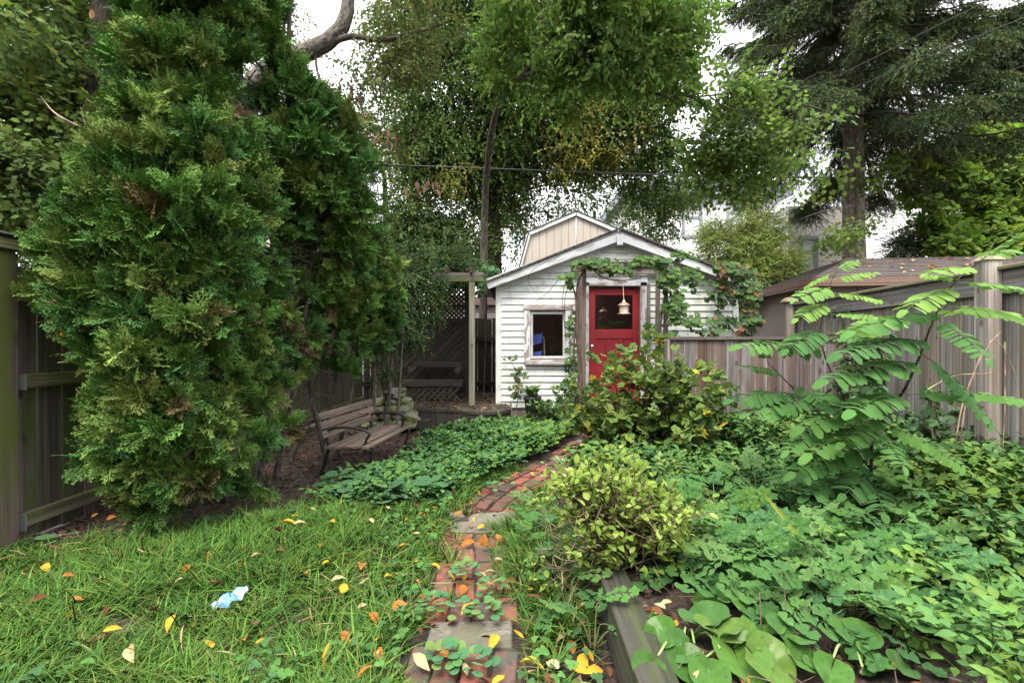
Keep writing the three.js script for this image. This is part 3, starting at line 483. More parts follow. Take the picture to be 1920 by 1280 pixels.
// ---------------------------------------------------------------- neighbour's hip-roofed garage
{
  const G = thing('neighbour_garage', 'low garage with brown fascia and leaf strewn shingled hip roof', 'garage', V(5.32, 0, -8.25)), d = V(3.4, 0, 0.42).normalize(), e = V(0.22, 0, -2.6).normalize();
  const pt = (u, v, y) => V(d.x * u + e.x * v, y, d.z * u + e.z * v), Wd = 10, Dp = 4.6;
  const quad = (a, b, c, q) => { const pos = [], uv = []; for (const p of [a, b, c, q]) pos.push(p.x, p.y, p.z); const l = a.distanceTo(b), m = a.distanceTo(q); const off = b.clone().sub(a).normalize(), o2 = q.clone().sub(a).dot(off), o3 = c.clone().sub(a).dot(off); uv.push(0, 0, l, 0, o3, m, o2, m); return meshFrom(pos, uv, [0, 1, 2, 0, 2, 3]); };
  for (const [a, b] of [[[0, 0], [Wd, 0]], [[0, Dp], [0, 0]]]) part(G, 'wall', quad(pt(...a, 0), pt(...b, 0), pt(...b, 2.3), pt(...a, 2.3)), M.garageWall);
  for (let k = 0; k < 4; k++) part(G, 'wall_batten', plank(0.05, 0.02, 2.2), M.garageWall, pt(0.6 + k * 0.9, -0.012, 0), [0, -0.12, 0]);
  const ov = 0.22, ey = 2.32, ri = 3.02, c0 = pt(-ov, -ov, ey), c1 = pt(Wd + ov, -ov, ey), c2 = pt(-ov, Dp + ov, ey), r0 = pt(1.7, Dp / 2, ri), r1 = pt(Wd - 1.7, Dp / 2, ri), c3 = pt(Wd + ov, Dp + ov, ey);
  const course = (a, b, c, q, n) => { for (let i = 0; i < n; i++) { const t = i / n, u = (i + 1.15) / n, L0 = a.clone().lerp(q, t), R0 = b.clone().lerp(c, t), L1 = a.clone().lerp(q, Math.min(1, u)), R1 = b.clone().lerp(c, Math.min(1, u)); L0.y += 0.022; R0.y += 0.022; L1.y += 0.004; R1.y += 0.004; part(G, 'shingle_course', quad(L0, R0, R1, L1), [M.shingle, M.shingleC, M.shingleB][(i * 7) % 3]); const L2 = L0.clone(), R2 = R0.clone(); L2.y -= 0.018; R2.y -= 0.018; part(G, 'shingle_edge', quad(L2, R2, R0, L0), M.shingleB); } };
  course(c0, c1, r1, r0, 13); course(c2, c0, r0, r0.clone(), 12);
  part(G, 'roof_slope', quad(c3, c2, r0, r1), M.shingle); part(G, 'roof_slope', quad(c1, c3, r1, r1.clone()), M.shingle); part(G, 'soffit', quad(c0.clone().setY(ey - 0.1), c1.clone().setY(ey - 0.1), c3.clone().setY(ey - 0.1), c2.clone().setY(ey - 0.1)), M.fascia);
  for (const [a, b, n] of [[c0, c1, e.clone().negate()], [c2, c0, d.clone().negate()]]) part(G, 'fascia', beam(a.clone().add(V(0, -0.075, 0)).addScaledVector(n, 0.015), b.clone().add(V(0, -0.075, 0)).addScaledVector(n, 0.015), 0.15, 0.025, n), M.fascia);
}
// ---------------------------------------------------------------- houses farther back
function house(label, x0, x1, y1, z, depth, wallMat, wins, roofY, name = 'house') {
  const H = thing(name, label, 'house', V((x0 + x1) / 2, 0, z)), w = (x1 - x0) / 2;
  part(H, 'wall', boxg(-w, w, 0, y1, -depth, 0), wallMat);
  if (roofY) { part(H, 'fascia', boxg(-w - 0.4, w + 0.4, y1 + 0.003, y1 + 0.45, -depth - 0.4, 0.4), M.greyRoof); part(H, 'roof', prism([[-w - 0.4, y1 + 0.453], [w + 0.4, y1 + 0.453], [w - 1.2, y1 + roofY], [-w + 1.2, y1 + roofY]], -depth, 0.35), M.greyRoof); }
  for (const [a, b, c, d] of wins) { const g = new THREE.Group(); g.name = 'window'; H.add(g); g.position.set(a - (x0 + x1) / 2, c, 0); const W = b - a, h = d - c; for (const [p, q, r, s] of [[-0.06, 0.06, 0, h], [W - 0.06, W + 0.06, 0, h], [-0.06, W + 0.06, -0.1, 0], [-0.06, W + 0.06, h, h + 0.12], [0.06, W - 0.06, h * 0.62, h * 0.62 + 0.1]]) part(g, 'frame', boxg(p, q, r, s, 0.003, 0.06), M.greyFrame); part(g, 'pane', boxg(0.06, W - 0.06, 0, h, 0.004, 0.02), new THREE.MeshStandardMaterial({ color: C(0.6, 0.62, 0.65), roughness: 0.1 })); }
  return H;
}
house('white two storey house with a flat grey roof edge behind the trees', 5.4, 12.3, 7.85, -22, 7, M.houseWall, [[7.85, 8.65, 6.1, 7.35], [9.9, 10.5, 6.1, 7.1]], 0.75);
house('narrow beige rendered house beside the spruce trunk', 9.1, 10.95, 5.7, -15.8, 4, M.beigeWall, [[9.5, 10.0, 3.4, 4.6]], 0);
house('white sided house wall behind the vine covered tree', 13.4, 22, 6.7, -18.5, 6, M.houseWall, [], 0);
house('two storey brown brick house facing the garden shed across the lawn', -6.5, 6.5, 6.6, 12.5, 6.5, M.brickC, [], 0.9, 'brick_house');
house('pale house glimpsed between the cedar and the pergola', -7.2, -4.2, 4.3, -17.5, 5, M.houseWall, [[-5.2, -4.8, 3.3, 3.9]], 0.6);
{ // low pale outbuilding just behind the back fence
  const o = thing('outbuilding', 'low grey outbuilding seen behind the gap beside the shed', 'shed', V(-0.75, 0, -12)); part(o, 'wall', boxg(-1.2, 1.2, 0, 2.15, -2, 0), M.fencePaleB); part(o, 'roof', prism([[-1.3, 2.153], [1.3, 2.153], [1.3, 2.25], [-1.3, 2.45]], -2.1, 0.15), M.shingleC);
  for (let k = 0; k < 6; k++) part(o, 'board', beam(V(-1.18, 1.3 + k * 0.15, 0.015), V(1.18, 1.3 + k * 0.15, 0.015), 0.14, 0.02, V(0, 0, 1)), [M.fencePale, M.fencePaleC][k % 2]);
}
// ---------------------------------------------------------------- deck and pergola seat
{
  const D = thing('wooden_deck', 'low wooden deck with a rounded corner under the pergola', 'deck', V(-1.2, 0, -8)), pts = [[-2.3, -9.4], [-0.12, -9.4], [-0.12, -7.86]]; for (let k = 0; k <= 14; k++) { const a = k / 14 * Math.PI * 0.8; pts.push([-0.42 + 0.42 * Math.cos(a), -7.32 + 0.5 * Math.sin(a)]); } pts.push([-0.95, -7.1], [-2.3, -7.15]);
  const poly = pts.map(([x, z]) => [x + 1.2, -(z + 8)]).reverse(); if (THREE.ShapeUtils.area(poly.map(p => new THREE.Vector2(...p))) < 0) poly.reverse();
  part(D, 'top', prism(poly, 0.205, 0.245).rotateX(-Math.PI / 2), M.darkWood); const inner = poly.map(([x, y]) => [x * 0.985, y * 0.985]); part(D, 'riser', prism(inner, -0.03, 0.203).rotateX(-Math.PI / 2), M.darkWood);
  part(D, 'step', boxg(-0.75, 0.35, 0, 0.11, 0.9, 1.1), M.darkWood, V(-0.35, 0, 0.0));
}
{
  const A = thing('pergola', 'dark wooden pergola with lattice back and built in bench', 'pergola', V(-1.4, 0.245, -8.1)), Y = 0.245;
  const w = (n, g, m) => wpart(A, n, g, m), post = (x, z, h, m, t = 0.09) => part(A, 'post', plank(t, t, h, { ch: 0.006 }), m, V(x, Y, z).sub(A.position));
  post(-0.625, -7.5, 1.93, M.arborPost); post(-2.05, -7.5, 1.93, M.darkWoodB); post(-0.82, -8.8, 2.1, M.darkWood); post(-2.05, -8.8, 2.1, M.darkWood);
  w('beam', beam(V(-2.3, 2.25, -7.5), V(-0.44, 2.25, -7.5), 0.14, 0.06, V(0, 0, 1)), M.fenceMoss); w('beam', beam(V(-2.3, 2.33, -8.8), V(-0.5, 2.33, -8.8), 0.14, 0.06, V(0, 0, 1)), M.darkWoodB);
  for (let k = 0; k < 5; k++) w('rafter', beam(V(-2.15 + k * 0.38, 2.42, -9.0), V(-2.15 + k * 0.38, 2.34, -7.25), 0.1, 0.04, V(1, 0, 0)), M.darkWoodB);
  const x0 = -2.0, x1 = -0.87, zb = -8.79;
  const clipDiag = (cx, ya, yb, s) => { const pts = []; let a = V(cx, ya, 0), b = V(cx + s * (yb - ya), yb, 0); const lo = Math.min(a.x, b.x), hi = Math.max(a.x, b.x); if (hi < x0 || lo > x1) return null; const f = x => a.y + (x - a.x) / (b.x - a.x) * (b.y - a.y); for (const p of [a, b]) { if (p.x < x0) { p.y = f(x0); p.x = x0; } else if (p.x > x1) { p.y = f(x1); p.x = x1; } } return a.distanceTo(b) > 0.05 ? [a, b] : null; };
  for (const s of [-1, 1]) for (let x = x0 - 0.8; x < x1 + 0.8; x += 0.085) { const c = clipDiag(x, 1.64, 2.28, s); if (c) { for (const p of c) p.z = zb + 0.02 + s * 0.006; w('lattice_strip', beam(c[0], c[1], 0.036, 0.009, V(0, 0, 1)), M.darkWoodB); } }
  for (let x = x0 - 1.6; x < x1 + 0.1; x += 0.125) { const c = clipDiag(x, 0.55, 1.62, 1); if (c) { const zz = zb + 0.012 + 0.004 * ((x * 100 | 0) % 2); for (const p of c) p.z = zz; w('diagonal_board', beam(c[0], c[1], 0.078, 0.016, V(0, 0, 1)), [M.darkWood, M.darkWoodB, M.darkWoodC][Math.abs(x * 40 | 0) % 3]); } }
  w('back_panel', boxg(x0, x1, 0.3, 1.62, zb - 0.02, zb - 0.003), M.darkWood);
  for (const y of [1.63, 2.29]) w('panel_rail', beam(V(x0, y, zb + 0.03), V(x1, y, zb + 0.03), 0.06, 0.04, V(0, 0, 1)), M.darkWoodB);
  w('backrest_rail', beam(V(-1.75, 0.84, -8.55), V(-0.92, 0.84, -8.55), 0.1, 0.04, V(0, 0.3, 1)), M.darkWoodB); for (const x of [-1.72, -0.93]) w('arm', beam(V(x, 0.8, -8.7), V(x, 0.74, -8.05), 0.09, 0.04, UP), M.darkWood);
  for (let k = 0; k < 4; k++) w('seat_board', beam(V(-1.9, 0.56, -8.6 + k * 0.125), V(-0.85, 0.56, -8.6 + k * 0.125), 0.115, 0.03, UP), M.darkWoodB);
  w('seat_apron', beam(V(-1.9, 0.515, -8.13), V(-0.85, 0.515, -8.13), 0.07, 0.03, V(0, 0, 1)), M.darkWoodB);
  for (const s of [-1, 1]) for (let x = -2.05; x < -0.7; x += 0.105) { const a = V(x, 0.26, -8.14 + s * 0.006), b = V(x + s * 0.22, 0.48, -8.14 + s * 0.006); if (Math.min(a.x, b.x) > -1.92 && Math.max(a.x, b.x) < -0.84) w('skirt_strip', beam(a, b, 0.04, 0.008, V(0, 0, 1)), M.darkWoodB); }
}
// ---------------------------------------------------------------- overhead cables
function cable(label, a, b, sag, r) { const m = a.clone().lerp(b, 0.5); m.y -= sag; single('overhead_cable', label, 'cable', limb([a, a.clone().lerp(m, 0.5).add(V(0, sag * 0.1, 0)), m, b.clone().lerp(m, 0.5).add(V(0, sag * 0.1, 0)), b], r, r, 5, 24, 0), M.cable); }
cable('thick black cable strung level above the shed roof', at(300, 296, 12), at(2300, 344, 12), 0.12, 0.022);
cable('thin upper wire slanting across the spruce', at(1290, 262, 9.6), at(2050, -95, 6), 0.1, 0.006);
cable('thin lower wire slanting across the spruce', at(1290, 268, 10), at(2100, -38, 6), 0.12, 0.007);

// ================================================================ SMALLER BUILT THINGS
{ // old park bench, its seat facing right
  const B = thing('park_bench', 'worn slatted park bench with black iron ends beside the cedar', 'bench', V(-1.5, -0.03, -5.0)); B.scale.setScalar(0.93);
  const rot = Math.atan2(0.15, 1.1); B.rotation.y = 0; const L = 1.16, dz = V(0.13, 0, -0.99).normalize(), dx = V(0.99, 0, 0.13).normalize();
  const q = (u, x, y) => V(dz.x * u + dx.x * x, y, dz.z * u + dx.z * x);       // u along the bench, x towards the sitter's knees
  const h = L / 2 + 0.05, wq = (a, b) => V(-b[0], b[1], 0);
  for (const [x, y, tilt] of [[-0.245, 0.62, 0.25], [-0.222, 0.53, 0.25], [-0.2, 0.44, 0.25]]) part(B, 'back_slat', beam(q(-h, x, y), q(h, x, y), 0.075, 0.024, dx.clone().add(V(0, 0.28, 0)).normalize()), M.benchSlat);
  for (const [x, y] of [[-0.12, 0.318], [-0.03, 0.32], [0.06, 0.325], [0.15, 0.33], [0.245, 0.325]]) part(B, 'seat_slat', beam(q(-h, x, y), q(h, x, y), 0.074, 0.024, UP), M.benchSlat);
  for (const u of [-L / 2 + 0.06, L / 2 - 0.06]) {
    const T = (pts, r) => limb(pts.map(p => q(u, ...p)), r, r, 7, 18, 0);
    part(B, 'iron_end', mergeGeometries([T([[-0.29, 0.67], [-0.265, 0.6], [-0.23, 0.45], [-0.19, 0.33], [-0.22, 0.18], [-0.3, -0.05]], 0.017), T([[-0.19, 0.31], [0.0, 0.295], [0.2, 0.3], [0.29, 0.31], [0.27, 0.2], [0.24, 0.08], [0.28, -0.05]], 0.016)]), M.iron);
    part(B, 'arm_rest', T([[-0.225, 0.46], [-0.1, 0.5], [0.08, 0.5], [0.2, 0.48], [0.25, 0.44], [0.22, 0.4], [0.2, 0.32]], 0.014), M.iron);
  }
}
{ // stacked mossy stones
  const S = thing('stone_pile', 'dry stack of mossy stones behind the park bench', 'stone pile', V(-1.72, 0, -6.9)), R = rng(404);
  const rows = [[0.06, 4, 0.14], [0.17, 4, 0.12], [0.27, 3, 0.12], [0.37, 3, 0.1], [0.46, 2, 0.09]];
  for (const [y, n, r] of rows) for (let k = 0; k < n; k++) for (const z of [0.08, -0.1]) part(S, 'stone', lump(r, R() * 1000 | 0, 1 + R() * 0.3, 0.55 + R() * 0.15, 0.9, 2), M.stone, V((k - (n - 1) / 2) * 0.17 + (R() - 0.5) * 0.05, y + 0.02, z + (R() - 0.5) * 0.06), [R() * 0.3, R() * 6, R() * 0.3]);
  part(S, 'stone', lump(0.17, 77, 1.3, 0.35, 1, 2), M.stone, V(0.02, 0.53, 0), [0.05, 1, 0.06]);
}
{ // arbor over the door
  const A = thing('door_arbor', 'rough wooden arbor posts framing the red door under grapevine', 'arbor', V(1.68, 0.0, -7.3));
  const s = -7.3, X = px => (px - 960) / F * 7.3; 
  for (const px of [1092, 1244]) for (const z of [-7.22, -7.62]) wpart(A, 'post', beam(V(X(px), 0, z), V(X(px) + 0.015, 2.42, z), 0.06, 0.05, V(0, 0, 1)), M.arborBrown);
  for (const px of [1092, 1244]) for (const y of [0.9, 1.5, 2.1]) wpart(A, 'slat', beam(V(X(px) + 0.05, y, -7.2), V(X(px) + 0.05, y, -7.66), 0.05, 0.02, V(1, 0, 0)), M.arborBrown);
  for (const z of [-7.18, -7.66]) wpart(A, 'cross_beam', beam(V(X(1078), 2.37, z), V(X(1258), 2.37, z), 0.09, 0.04, V(0, 0, 1)), M.arborBrown); for (let k = 0; k < 5; k++) wpart(A, 'slat', beam(V(X(1095) + k * 0.3, 2.435, -7.12), V(X(1095) + k * 0.3, 2.435, -7.72), 0.05, 0.03, UP), M.arborBrown);
}
{ // lantern
  const p = at(1170, 566, 7.0), Lt = thing('hanging_lantern', 'copper capped glass lantern hanging before the red door', 'lantern', V(p.x, p.y - 0.18, p.z)), la = pts => new THREE.LatheGeometry(pts.map(q => new THREE.Vector2(...q)), 20);
  part(Lt, 'base', la([[0, 0], [0.088, 0], [0.092, 0.012], [0.075, 0.02], [0, 0.02]]), M.copper); part(Lt, 'glass', la([[0.058, 0.021], [0.06, 0.08], [0.056, 0.13]]), M.lampGlass); part(Lt, 'cap', la([[0.085, 0.128], [0.09, 0.134], [0.05, 0.165], [0.025, 0.175], [0.022, 0.2], [0.01, 0.21], [0, 0.212]]), M.copper);
  for (let k = 0; k < 4; k++) part(Lt, 'rod', new THREE.CylinderGeometry(0.003, 0.003, 0.11, 5), M.copper, V(0.066 * Math.cos(k * 1.57 + 0.4), 0.075, 0.066 * Math.sin(k * 1.57 + 0.4))); part(Lt, 'chain', limb([V(0, 0.21, 0), V(0.004, 0.45, -0.08), V(0, 2.4 - Lt.position.y, -0.18)], 0.004, 0.004, 5, 12, 0.5), M.copper);
}
{ // flower pot
  const p = thing('plant_pot', 'black plastic pot standing by the shed wall', 'pot', V(0.3, 0.0, -7.05)); part(p, 'pot', new THREE.LatheGeometry([[0, 0.12], [0.09, 0.12], [0.12, 0.4], [0.135, 0.4], [0.135, 0.44], [0.115, 0.44], [0.105, 0.38], [0, 0.38]].map(q => new THREE.Vector2(...q)), 24), M.blackPlastic); part(p, 'saucer', lump(0.17, 9, 1.1, 0.4, 0.9, 2), M.paver, V(0, 0.05, 0));
  const R = rng(55), l = []; for (let k = 0; k < 26; k++) { const a = R() * 6.28, d = V(Math.cos(a), 0.9 + R(), Math.sin(a)); l.push({ m: pose(V(0.3 + 0.05 * Math.cos(a), 0.42 + R() * 0.12, -7.05 + 0.05 * Math.sin(a)), d, UP, 0.8 + R() * 0.6), c: k }); } leaves(p, blade(0.1, 0.06, OVAL), leafMat(0.3, 0.2, 0.4, false), l, [C(0.06, 0.12, 0.035), C(0.08, 0.15, 0.04)], { parts: 26 });
}
{ // railway-sleeper edges of the raised bed
  const bed = thing('raised_bed_edge', 'weathered dark timber edging of the raised bed beside the path', 'timber', V(0.45, 0, -2));
  wpart(bed, 'timber', beam(V(0.452, 0.1, -0.9), V(0.462, 0.1, -2.45), 0.13, 0.19, UP), M.timber);
  const b2 = thing('raised_bed_edge', 'mossy timber edging at the weedy right border of the bed', 'timber', V(2.05, 0, -2)); wpart(b2, 'timber', beam(V(2.02, 0.1, -0.9), V(2.05, 0.1, -3.4), 0.13, 0.19, UP), M.timber);
  const pos = [], uv = [], idx = [], R = rng(3); for (let j = 0; j <= 30; j++) for (let i = 0; i <= 16; i++) { const x = 0.5 + i / 16 * 1.5, z = -0.9 - j * 0.11; pos.push(x, 0.12 + 0.02 * Math.sin(x * 9 + z * 7) + 0.015 * R(), z); uv.push(x * 1.3, z * 1.3); } for (let j = 0; j < 30; j++) for (let i = 0; i < 16; i++) { const k = j * 17 + i; idx.push(k, k + 1, k + 17, k + 1, k + 18, k + 17); } structure('bed_soil', meshFrom(pos, uv, idx), M.soil);
}
{ // crumpled wrapper on the lawn
  const pos = [], uv = [], idx = [], R = rng(8); for (let i = 0; i <= 8; i++) for (let j = 0; j <= 5; j++) { const t = i / 8, w = Math.sin(Math.PI * (0.08 + 0.84 * t)); pos.push((t - 0.5) * 0.15, 0.03 + 0.02 * Math.sin(i * 2.1 + j) * w + 0.012 * (R() - 0.5) + 0.022 * Math.sin(j / 5 * 3.14), (j / 5 - 0.5) * 0.07 * w); uv.push(t, j / 5); } for (let i = 0; i < 8; i++) for (let j = 0; j < 5; j++) { const k = i * 6 + j; idx.push(k, k + 1, k + 6, k + 1, k + 7, k + 6); }
  const map = tex(128, 64, (u, v) => { const s = sst(0.45, 0.6, vn(u * 4 + v * 3, v * 8, 4, 8, 3)); return mix3([0.75, 0.8, 0.85], [0.16, 0.4, 0.75], s); }); const d = 2.24, p = at(436, 1138, d);
  const o = single('plastic_wrapper', 'crumpled blue and white plastic wrapper lying on the grass', 'wrapper', meshFrom(pos, uv, idx), new THREE.MeshPhysicalMaterial({ map, roughness: 0.35, side: THREE.DoubleSide, clearcoat: 0.3 }), V(p.x, 0.03, p.z)); o.rotation.set(0.35, 0.65, 0.1);
}

// ================================================================ GROUND COVER
const inPoly = (x, z, P) => { let c = false; for (let i = 0, j = P.length - 1; i < P.length; j = i++) if ((P[i][1] > z) !== (P[j][1] > z) && x < (P[j][0] - P[i][0]) * (z - P[i][1]) / (P[j][1] - P[i][1]) + P[i][0]) c = !c; return c; };
const coverPoly = [[-1.45, -3.72], [-0.75, -3.55], [-0.45, -4.0], [-0.05, -4.55], [0.35, -5.05], [0.72, -5.7], [1.0, -6.6], [0.9, -6.95], [0.15, -6.85], [-0.6, -6.75], [-0.9, -6.0], [-0.95, -5.0], [-1.25, -4.4]];
const lawnEdge = x => -(x < -2.2 ? lerp(2.8, 3.05, (x + 3) / 0.8) : x < -1.5 ? lerp(3.05, 3.62, (x + 2.2) / 0.7) : 3.7);
{ // grass
  const R = rng(1001), tuft = (seed, n, h) => { const r = rng(seed), gs = []; for (let i = 0; i < n; i++) { const a = r() * 6.28, l = h * (0.55 + r() * 0.7), g = blade(l, 0.0042 + r() * 0.003, [0.7, 1, 0.9, 0.6, 0], { fold: 0.3, droop: 0.25 + r() * 0.75, side: (r() - 0.5) * 0.5 }); const k = 0.62 + r() * 0.76, dry = r() < 0.1; g.applyMatrix4(pose(V((r() - 0.5) * 0.05, 0, (r() - 0.5) * 0.05), V(Math.cos(a), 0.9 + r() * 1.8, Math.sin(a)), V(-Math.cos(a), 0.3, -Math.sin(a)))); gs.push(tintGeo(g, dry ? k * 2.2 : k, dry ? k * 1.3 : k, k)); } return mergeGeometries(gs); };
  const A = [], B = [], c = (x, z) => n3(V(x, 0, z), 1.4, 8);
  for (let i = 0; i < 17000; i++) {
    const x = lerp(-3.15, 0.5, R()), z = -lerp(1.0, 4.7, Math.pow(R(), 0.8)), [pd, side] = pathDist(x, z); let ok = false;
    if (side < 0 && pd > 0.215 + R() * 0.05 && z > lawnEdge(x) + (R() - 0.5) * 0.35) ok = true;
    if (side < 0 && pd > 0.2 && pd < 0.5 && z < -3.4 && z > -4.6) ok = R() < 0.7; if (pd > 0.1 && pd < 0.24 && R() < 0.1) ok = true;
    if (side > 0 && pd > 0.24 && x < 0.36 && z < -1.95) ok = R() < 0.8;
    if (side > 0 && z >= -1.95) ok = pd > 0.25 && pd < 0.4 && R() < 0.2;
    if (!ok) continue; if (c(x, z) < 0.44 && R() < 0.72) continue;
    const lean = rv(R).multiplyScalar(0.35), m = pose(V(x, hill(x, z), z), V(Math.cos(R() * 6.28), 0, Math.sin(R() * 6.28)), UP.clone().add(lean), 0.65 + R() * 0.6 + (pd < 0.5 ? 0.2 : 0)); (i % 3 ? A : B).push({ m, c: Math.floor(R() * 6) });
  }
  const tints = [C(0.062, 0.135, 0.02), C(0.052, 0.12, 0.022), C(0.08, 0.15, 0.022), C(0.042, 0.1, 0.022), C(0.105, 0.155, 0.03), C(0.056, 0.14, 0.026)];
  stuff('lawn_grass', tuft(1, 20, 0.095), leafMat(0, 0.15, 0.45), A, tints, 2, 'long wet green grass of the lawn beside the path', 'grass'); stuff('lawn_grass', tuft(2, 12, 0.15), leafMat(0, 0.15, 0.45), B, tints, 3, 'taller floppy tufts of green grass in the lawn', 'grass');
}
{ // dead straw lying in the lawn, and seedlings of clover-like weeds
  const R = rng(1101), l = [], w = []; for (let i = 0; i < 600; i++) { const x = lerp(-3, 0.3, R()), z = -lerp(1.2, 4, R()); if (z < lawnEdge(x) - 0.3 || pathDist(x, z)[0] < 0.2) continue; const a = R() * 6.28; l.push({ m: pose(V(x, 0.025 + R() * 0.05, z), V(Math.cos(a), (R() - 0.4) * 0.5, Math.sin(a)), UP.clone().addScaledVector(rv(R), 0.4), 0.6 + R() * 0.8), c: i }); }
  stuff('dry_grass', blade(0.12, 0.005, [0.7, 1, 0.9, 0.5, 0], { fold: 0.3, droop: 0.15, side: 0.2 }), leafMat(0, 0.1, 0.5, false), l, [C(0.2, 0.15, 0.07), C(0.13, 0.085, 0.045), C(0.24, 0.2, 0.1)], 12, 'dead straw coloured grass lying in the lawn', 'dry grass');
  const clover = mergeGeometries([0, 1, 2].map(k => blade(0.022, 0.02, [0.2, 0.9, 1, 0.7, 0], { fold: 0.2 }).rotateY(k * 2.09))); for (let i = 0; i < 2600; i++) { const x = lerp(-3, 0.3, R()), z = -lerp(1.2, 4, R()); if (z < lawnEdge(x) - 0.1 || pathDist(x, z)[0] < 0.22 || n3(V(x, 3, z), 2.4, 77) < 0.54) continue; w.push({ m: pose(V(x, 0.05 + R() * 0.04, z), V(R() - 0.5, 0.1, R() - 0.5), UP.clone().addScaledVector(rv(R), 0.4), 0.7 + R() * 0.6), c: i }); }
  stuff('clover_patches', clover, leafMat(0, 0.2, 0.4, false), w, [C(0.05, 0.125, 0.03), C(0.065, 0.15, 0.035), C(0.04, 0.1, 0.035)], 13, 'patches of low clover mixed into the lawn grass', 'clover');
}
{ // soil crumbs, dead twigs and cedar litter under the trees
  const R = rng(1200), bit = blade(0.05, 0.022, OVAL, { fold: 0.5, droop: 0.25 }), stick = limb([V(0, 0, 0), V(0.01, 0.006, 0.06), V(0, 0, 0.13)], 0.0022, 0.0012, 4, 3, 0), a = [], b = [];
  for (let i = 0; i < 16000; i++) {
    const x = lerp(-3.1, 4.3, R()), z = -lerp(1.0, 9.3, R()), [pd, side] = pathDist(x, z); if (side < 0 && z > lawnEdge(x) + 0.15) continue; if (inPoly(x, z, coverPoly) && R() < 0.85) continue; if (pd < 0.22 && R() < 0.9) continue; const inBed = x > 0.52 && x < 1.98 && z > -4.2; if (inBed && R() < 0.4) continue;
    const y = inBed ? 0.15 : (x < -0.0 && z < -7.1 && x > -2.3) ? 0.25 : hill(x, z) + 0.008; if (z < -7.8 && x > -0.3) continue;
    const l = { m: pose(V(x, y + R() * 0.008, z), V(R() - 0.5, (R() - 0.5) * 0.4, R() - 0.5), UP.clone().addScaledVector(rv(R), 0.6), 0.5 + R() * 0.9), c: Math.floor(R() * 5) }; (R() < 0.72 ? a : b).push(l);
  }
  stuff('leaf_litter', bit, leafMat(0, 0.15, 0.4, false), a, [C(0.09, 0.038, 0.022), C(0.06, 0.028, 0.018), C(0.13, 0.06, 0.033), C(0.04, 0.025, 0.018), C(0.2, 0.11, 0.06)], 4, 'brown rotting leaf litter under the cedar and in the beds', 'leaf litter'); stuff('twig_litter', stick, new THREE.MeshStandardMaterial({ color: 0xffffff, roughness: 0.9 }), b, [C(0.12, 0.08, 0.06), C(0.2, 0.14, 0.11), C(0.07, 0.045, 0.035)], 5, 'dead twigs scattered over the bare soil', 'twigs');
}
{ // low evergreen cover in front of the deck, and violets at its near end
  const R = rng(1300), g = spray(41, 8, 0.1, r => blade(0.034, 0.022, OVAL, { fold: 0.25, droop: 0.15 }), { spread: 1.1, droop: 0.1, stemR: 0.0015, stem: [0.5, 0.7, 0.4] }), l = [], small = [];
  for (let i = 0; i < 12000; i++) { const x = lerp(-1.5, 1.05, R()), z = -lerp(3.5, 7, R()); if (!inPoly(x + (R() - 0.5) * 0.4, z + (R() - 0.5) * 0.4, coverPoly)) continue; const [pd] = pathDist(x, z); if (pd < 0.25) continue; const a = R() * 6.28, hh = 0.01 + 0.17 * Math.pow(n3(V(x, 0, z), 3.2, 31), 1.5) + R() * 0.06; l.push({ m: pose(V(x, hh + hill(x, z), z), V(Math.cos(a), 0.35 + R() * 0.5, Math.sin(a)), UP.clone().addScaledVector(rv(R), 0.5), 0.75 + R() * 0.6), c: x > 0.1 ? 2 + Math.floor(R() * 4) : Math.floor(R() * 5) }); }
  stuff('ground_cover', g, leafMat(0, 0.3, 0.35), l, [C(0.05, 0.125, 0.04), C(0.045, 0.11, 0.042), C(0.07, 0.155, 0.036), C(0.055, 0.135, 0.05), C(0.085, 0.17, 0.034), C(0.1, 0.18, 0.03)], 6, 'dense bluish green leafy cover in front of the deck', 'ground cover');
}
// plants made of single leaves on stalks, one thing each
function leafyPlant(name, label, cat, x, z, y, n, geo, tints, { r = 0.12, h = 0.12, size = 1, seed = 1, lift = 0.35, mat = leafMat(0.3, 0.25, 0.4, false), group = null, stalk = true, parts = 300, face = 0, tilt = 0.25 } = {}) {
  const R = rng(seed), o = thing(name, label, cat, V(x, y, z), group ?? undefined), l = [], st = [];
  for (let i = 0; i < n; i++) { const a = i * 2.4 + R() * 0.6, k = Math.sqrt((i + 0.5) / n), p = V(x + Math.cos(a) * r * k, y + h * (1.1 - 0.75 * k * k) * (0.8 + R() * 0.4), z + Math.sin(a) * r * k), d = V(Math.cos(a), lift * (1.2 - k), Math.sin(a)).addScaledVector(rv(R), 0.25); l.push({ m: pose(p, d, UP.clone().add(V(Math.cos(a) * 0.25 * k, 0, Math.sin(a) * 0.25 * k + face)).addScaledVector(rv(R), tilt), size * (0.75 + R() * 0.5)), c: Math.floor(R() * 9) }); if (stalk) st.push(limb([V(Math.cos(a) * 0.01, -0.01, Math.sin(a) * 0.01), V(Math.cos(a) * r * k * 0.45, p.y - y - h * 0.15, Math.sin(a) * r * k * 0.45), p.clone().sub(V(x, y, z))], 0.003 * size + 0.001, 0.0015, 4, 4, 0)); }
  leaves(o, geo, mat, l, tints, { parts, seed }); if (st.length) part(o, 'stalk', mergeGeometries(st), new THREE.MeshStandardMaterial({ color: C(0.14, 0.16, 0.06), roughness: 0.7 })).userData.kind = 'stuff'; return o;
}
const heart = roundLeaf(0.05, a => 0.85 + 0.25 * Math.cos(a) * Math.cos(a) * (Math.abs(a) < 1.5 ? 1 : 0.4), { seg: 14, cup: 0.25, off: 0.5, gap: 0.15 });
const violetT = [C(0.045, 0.125, 0.05), C(0.055, 0.145, 0.055), C(0.04, 0.105, 0.042), C(0.075, 0.175, 0.05)];
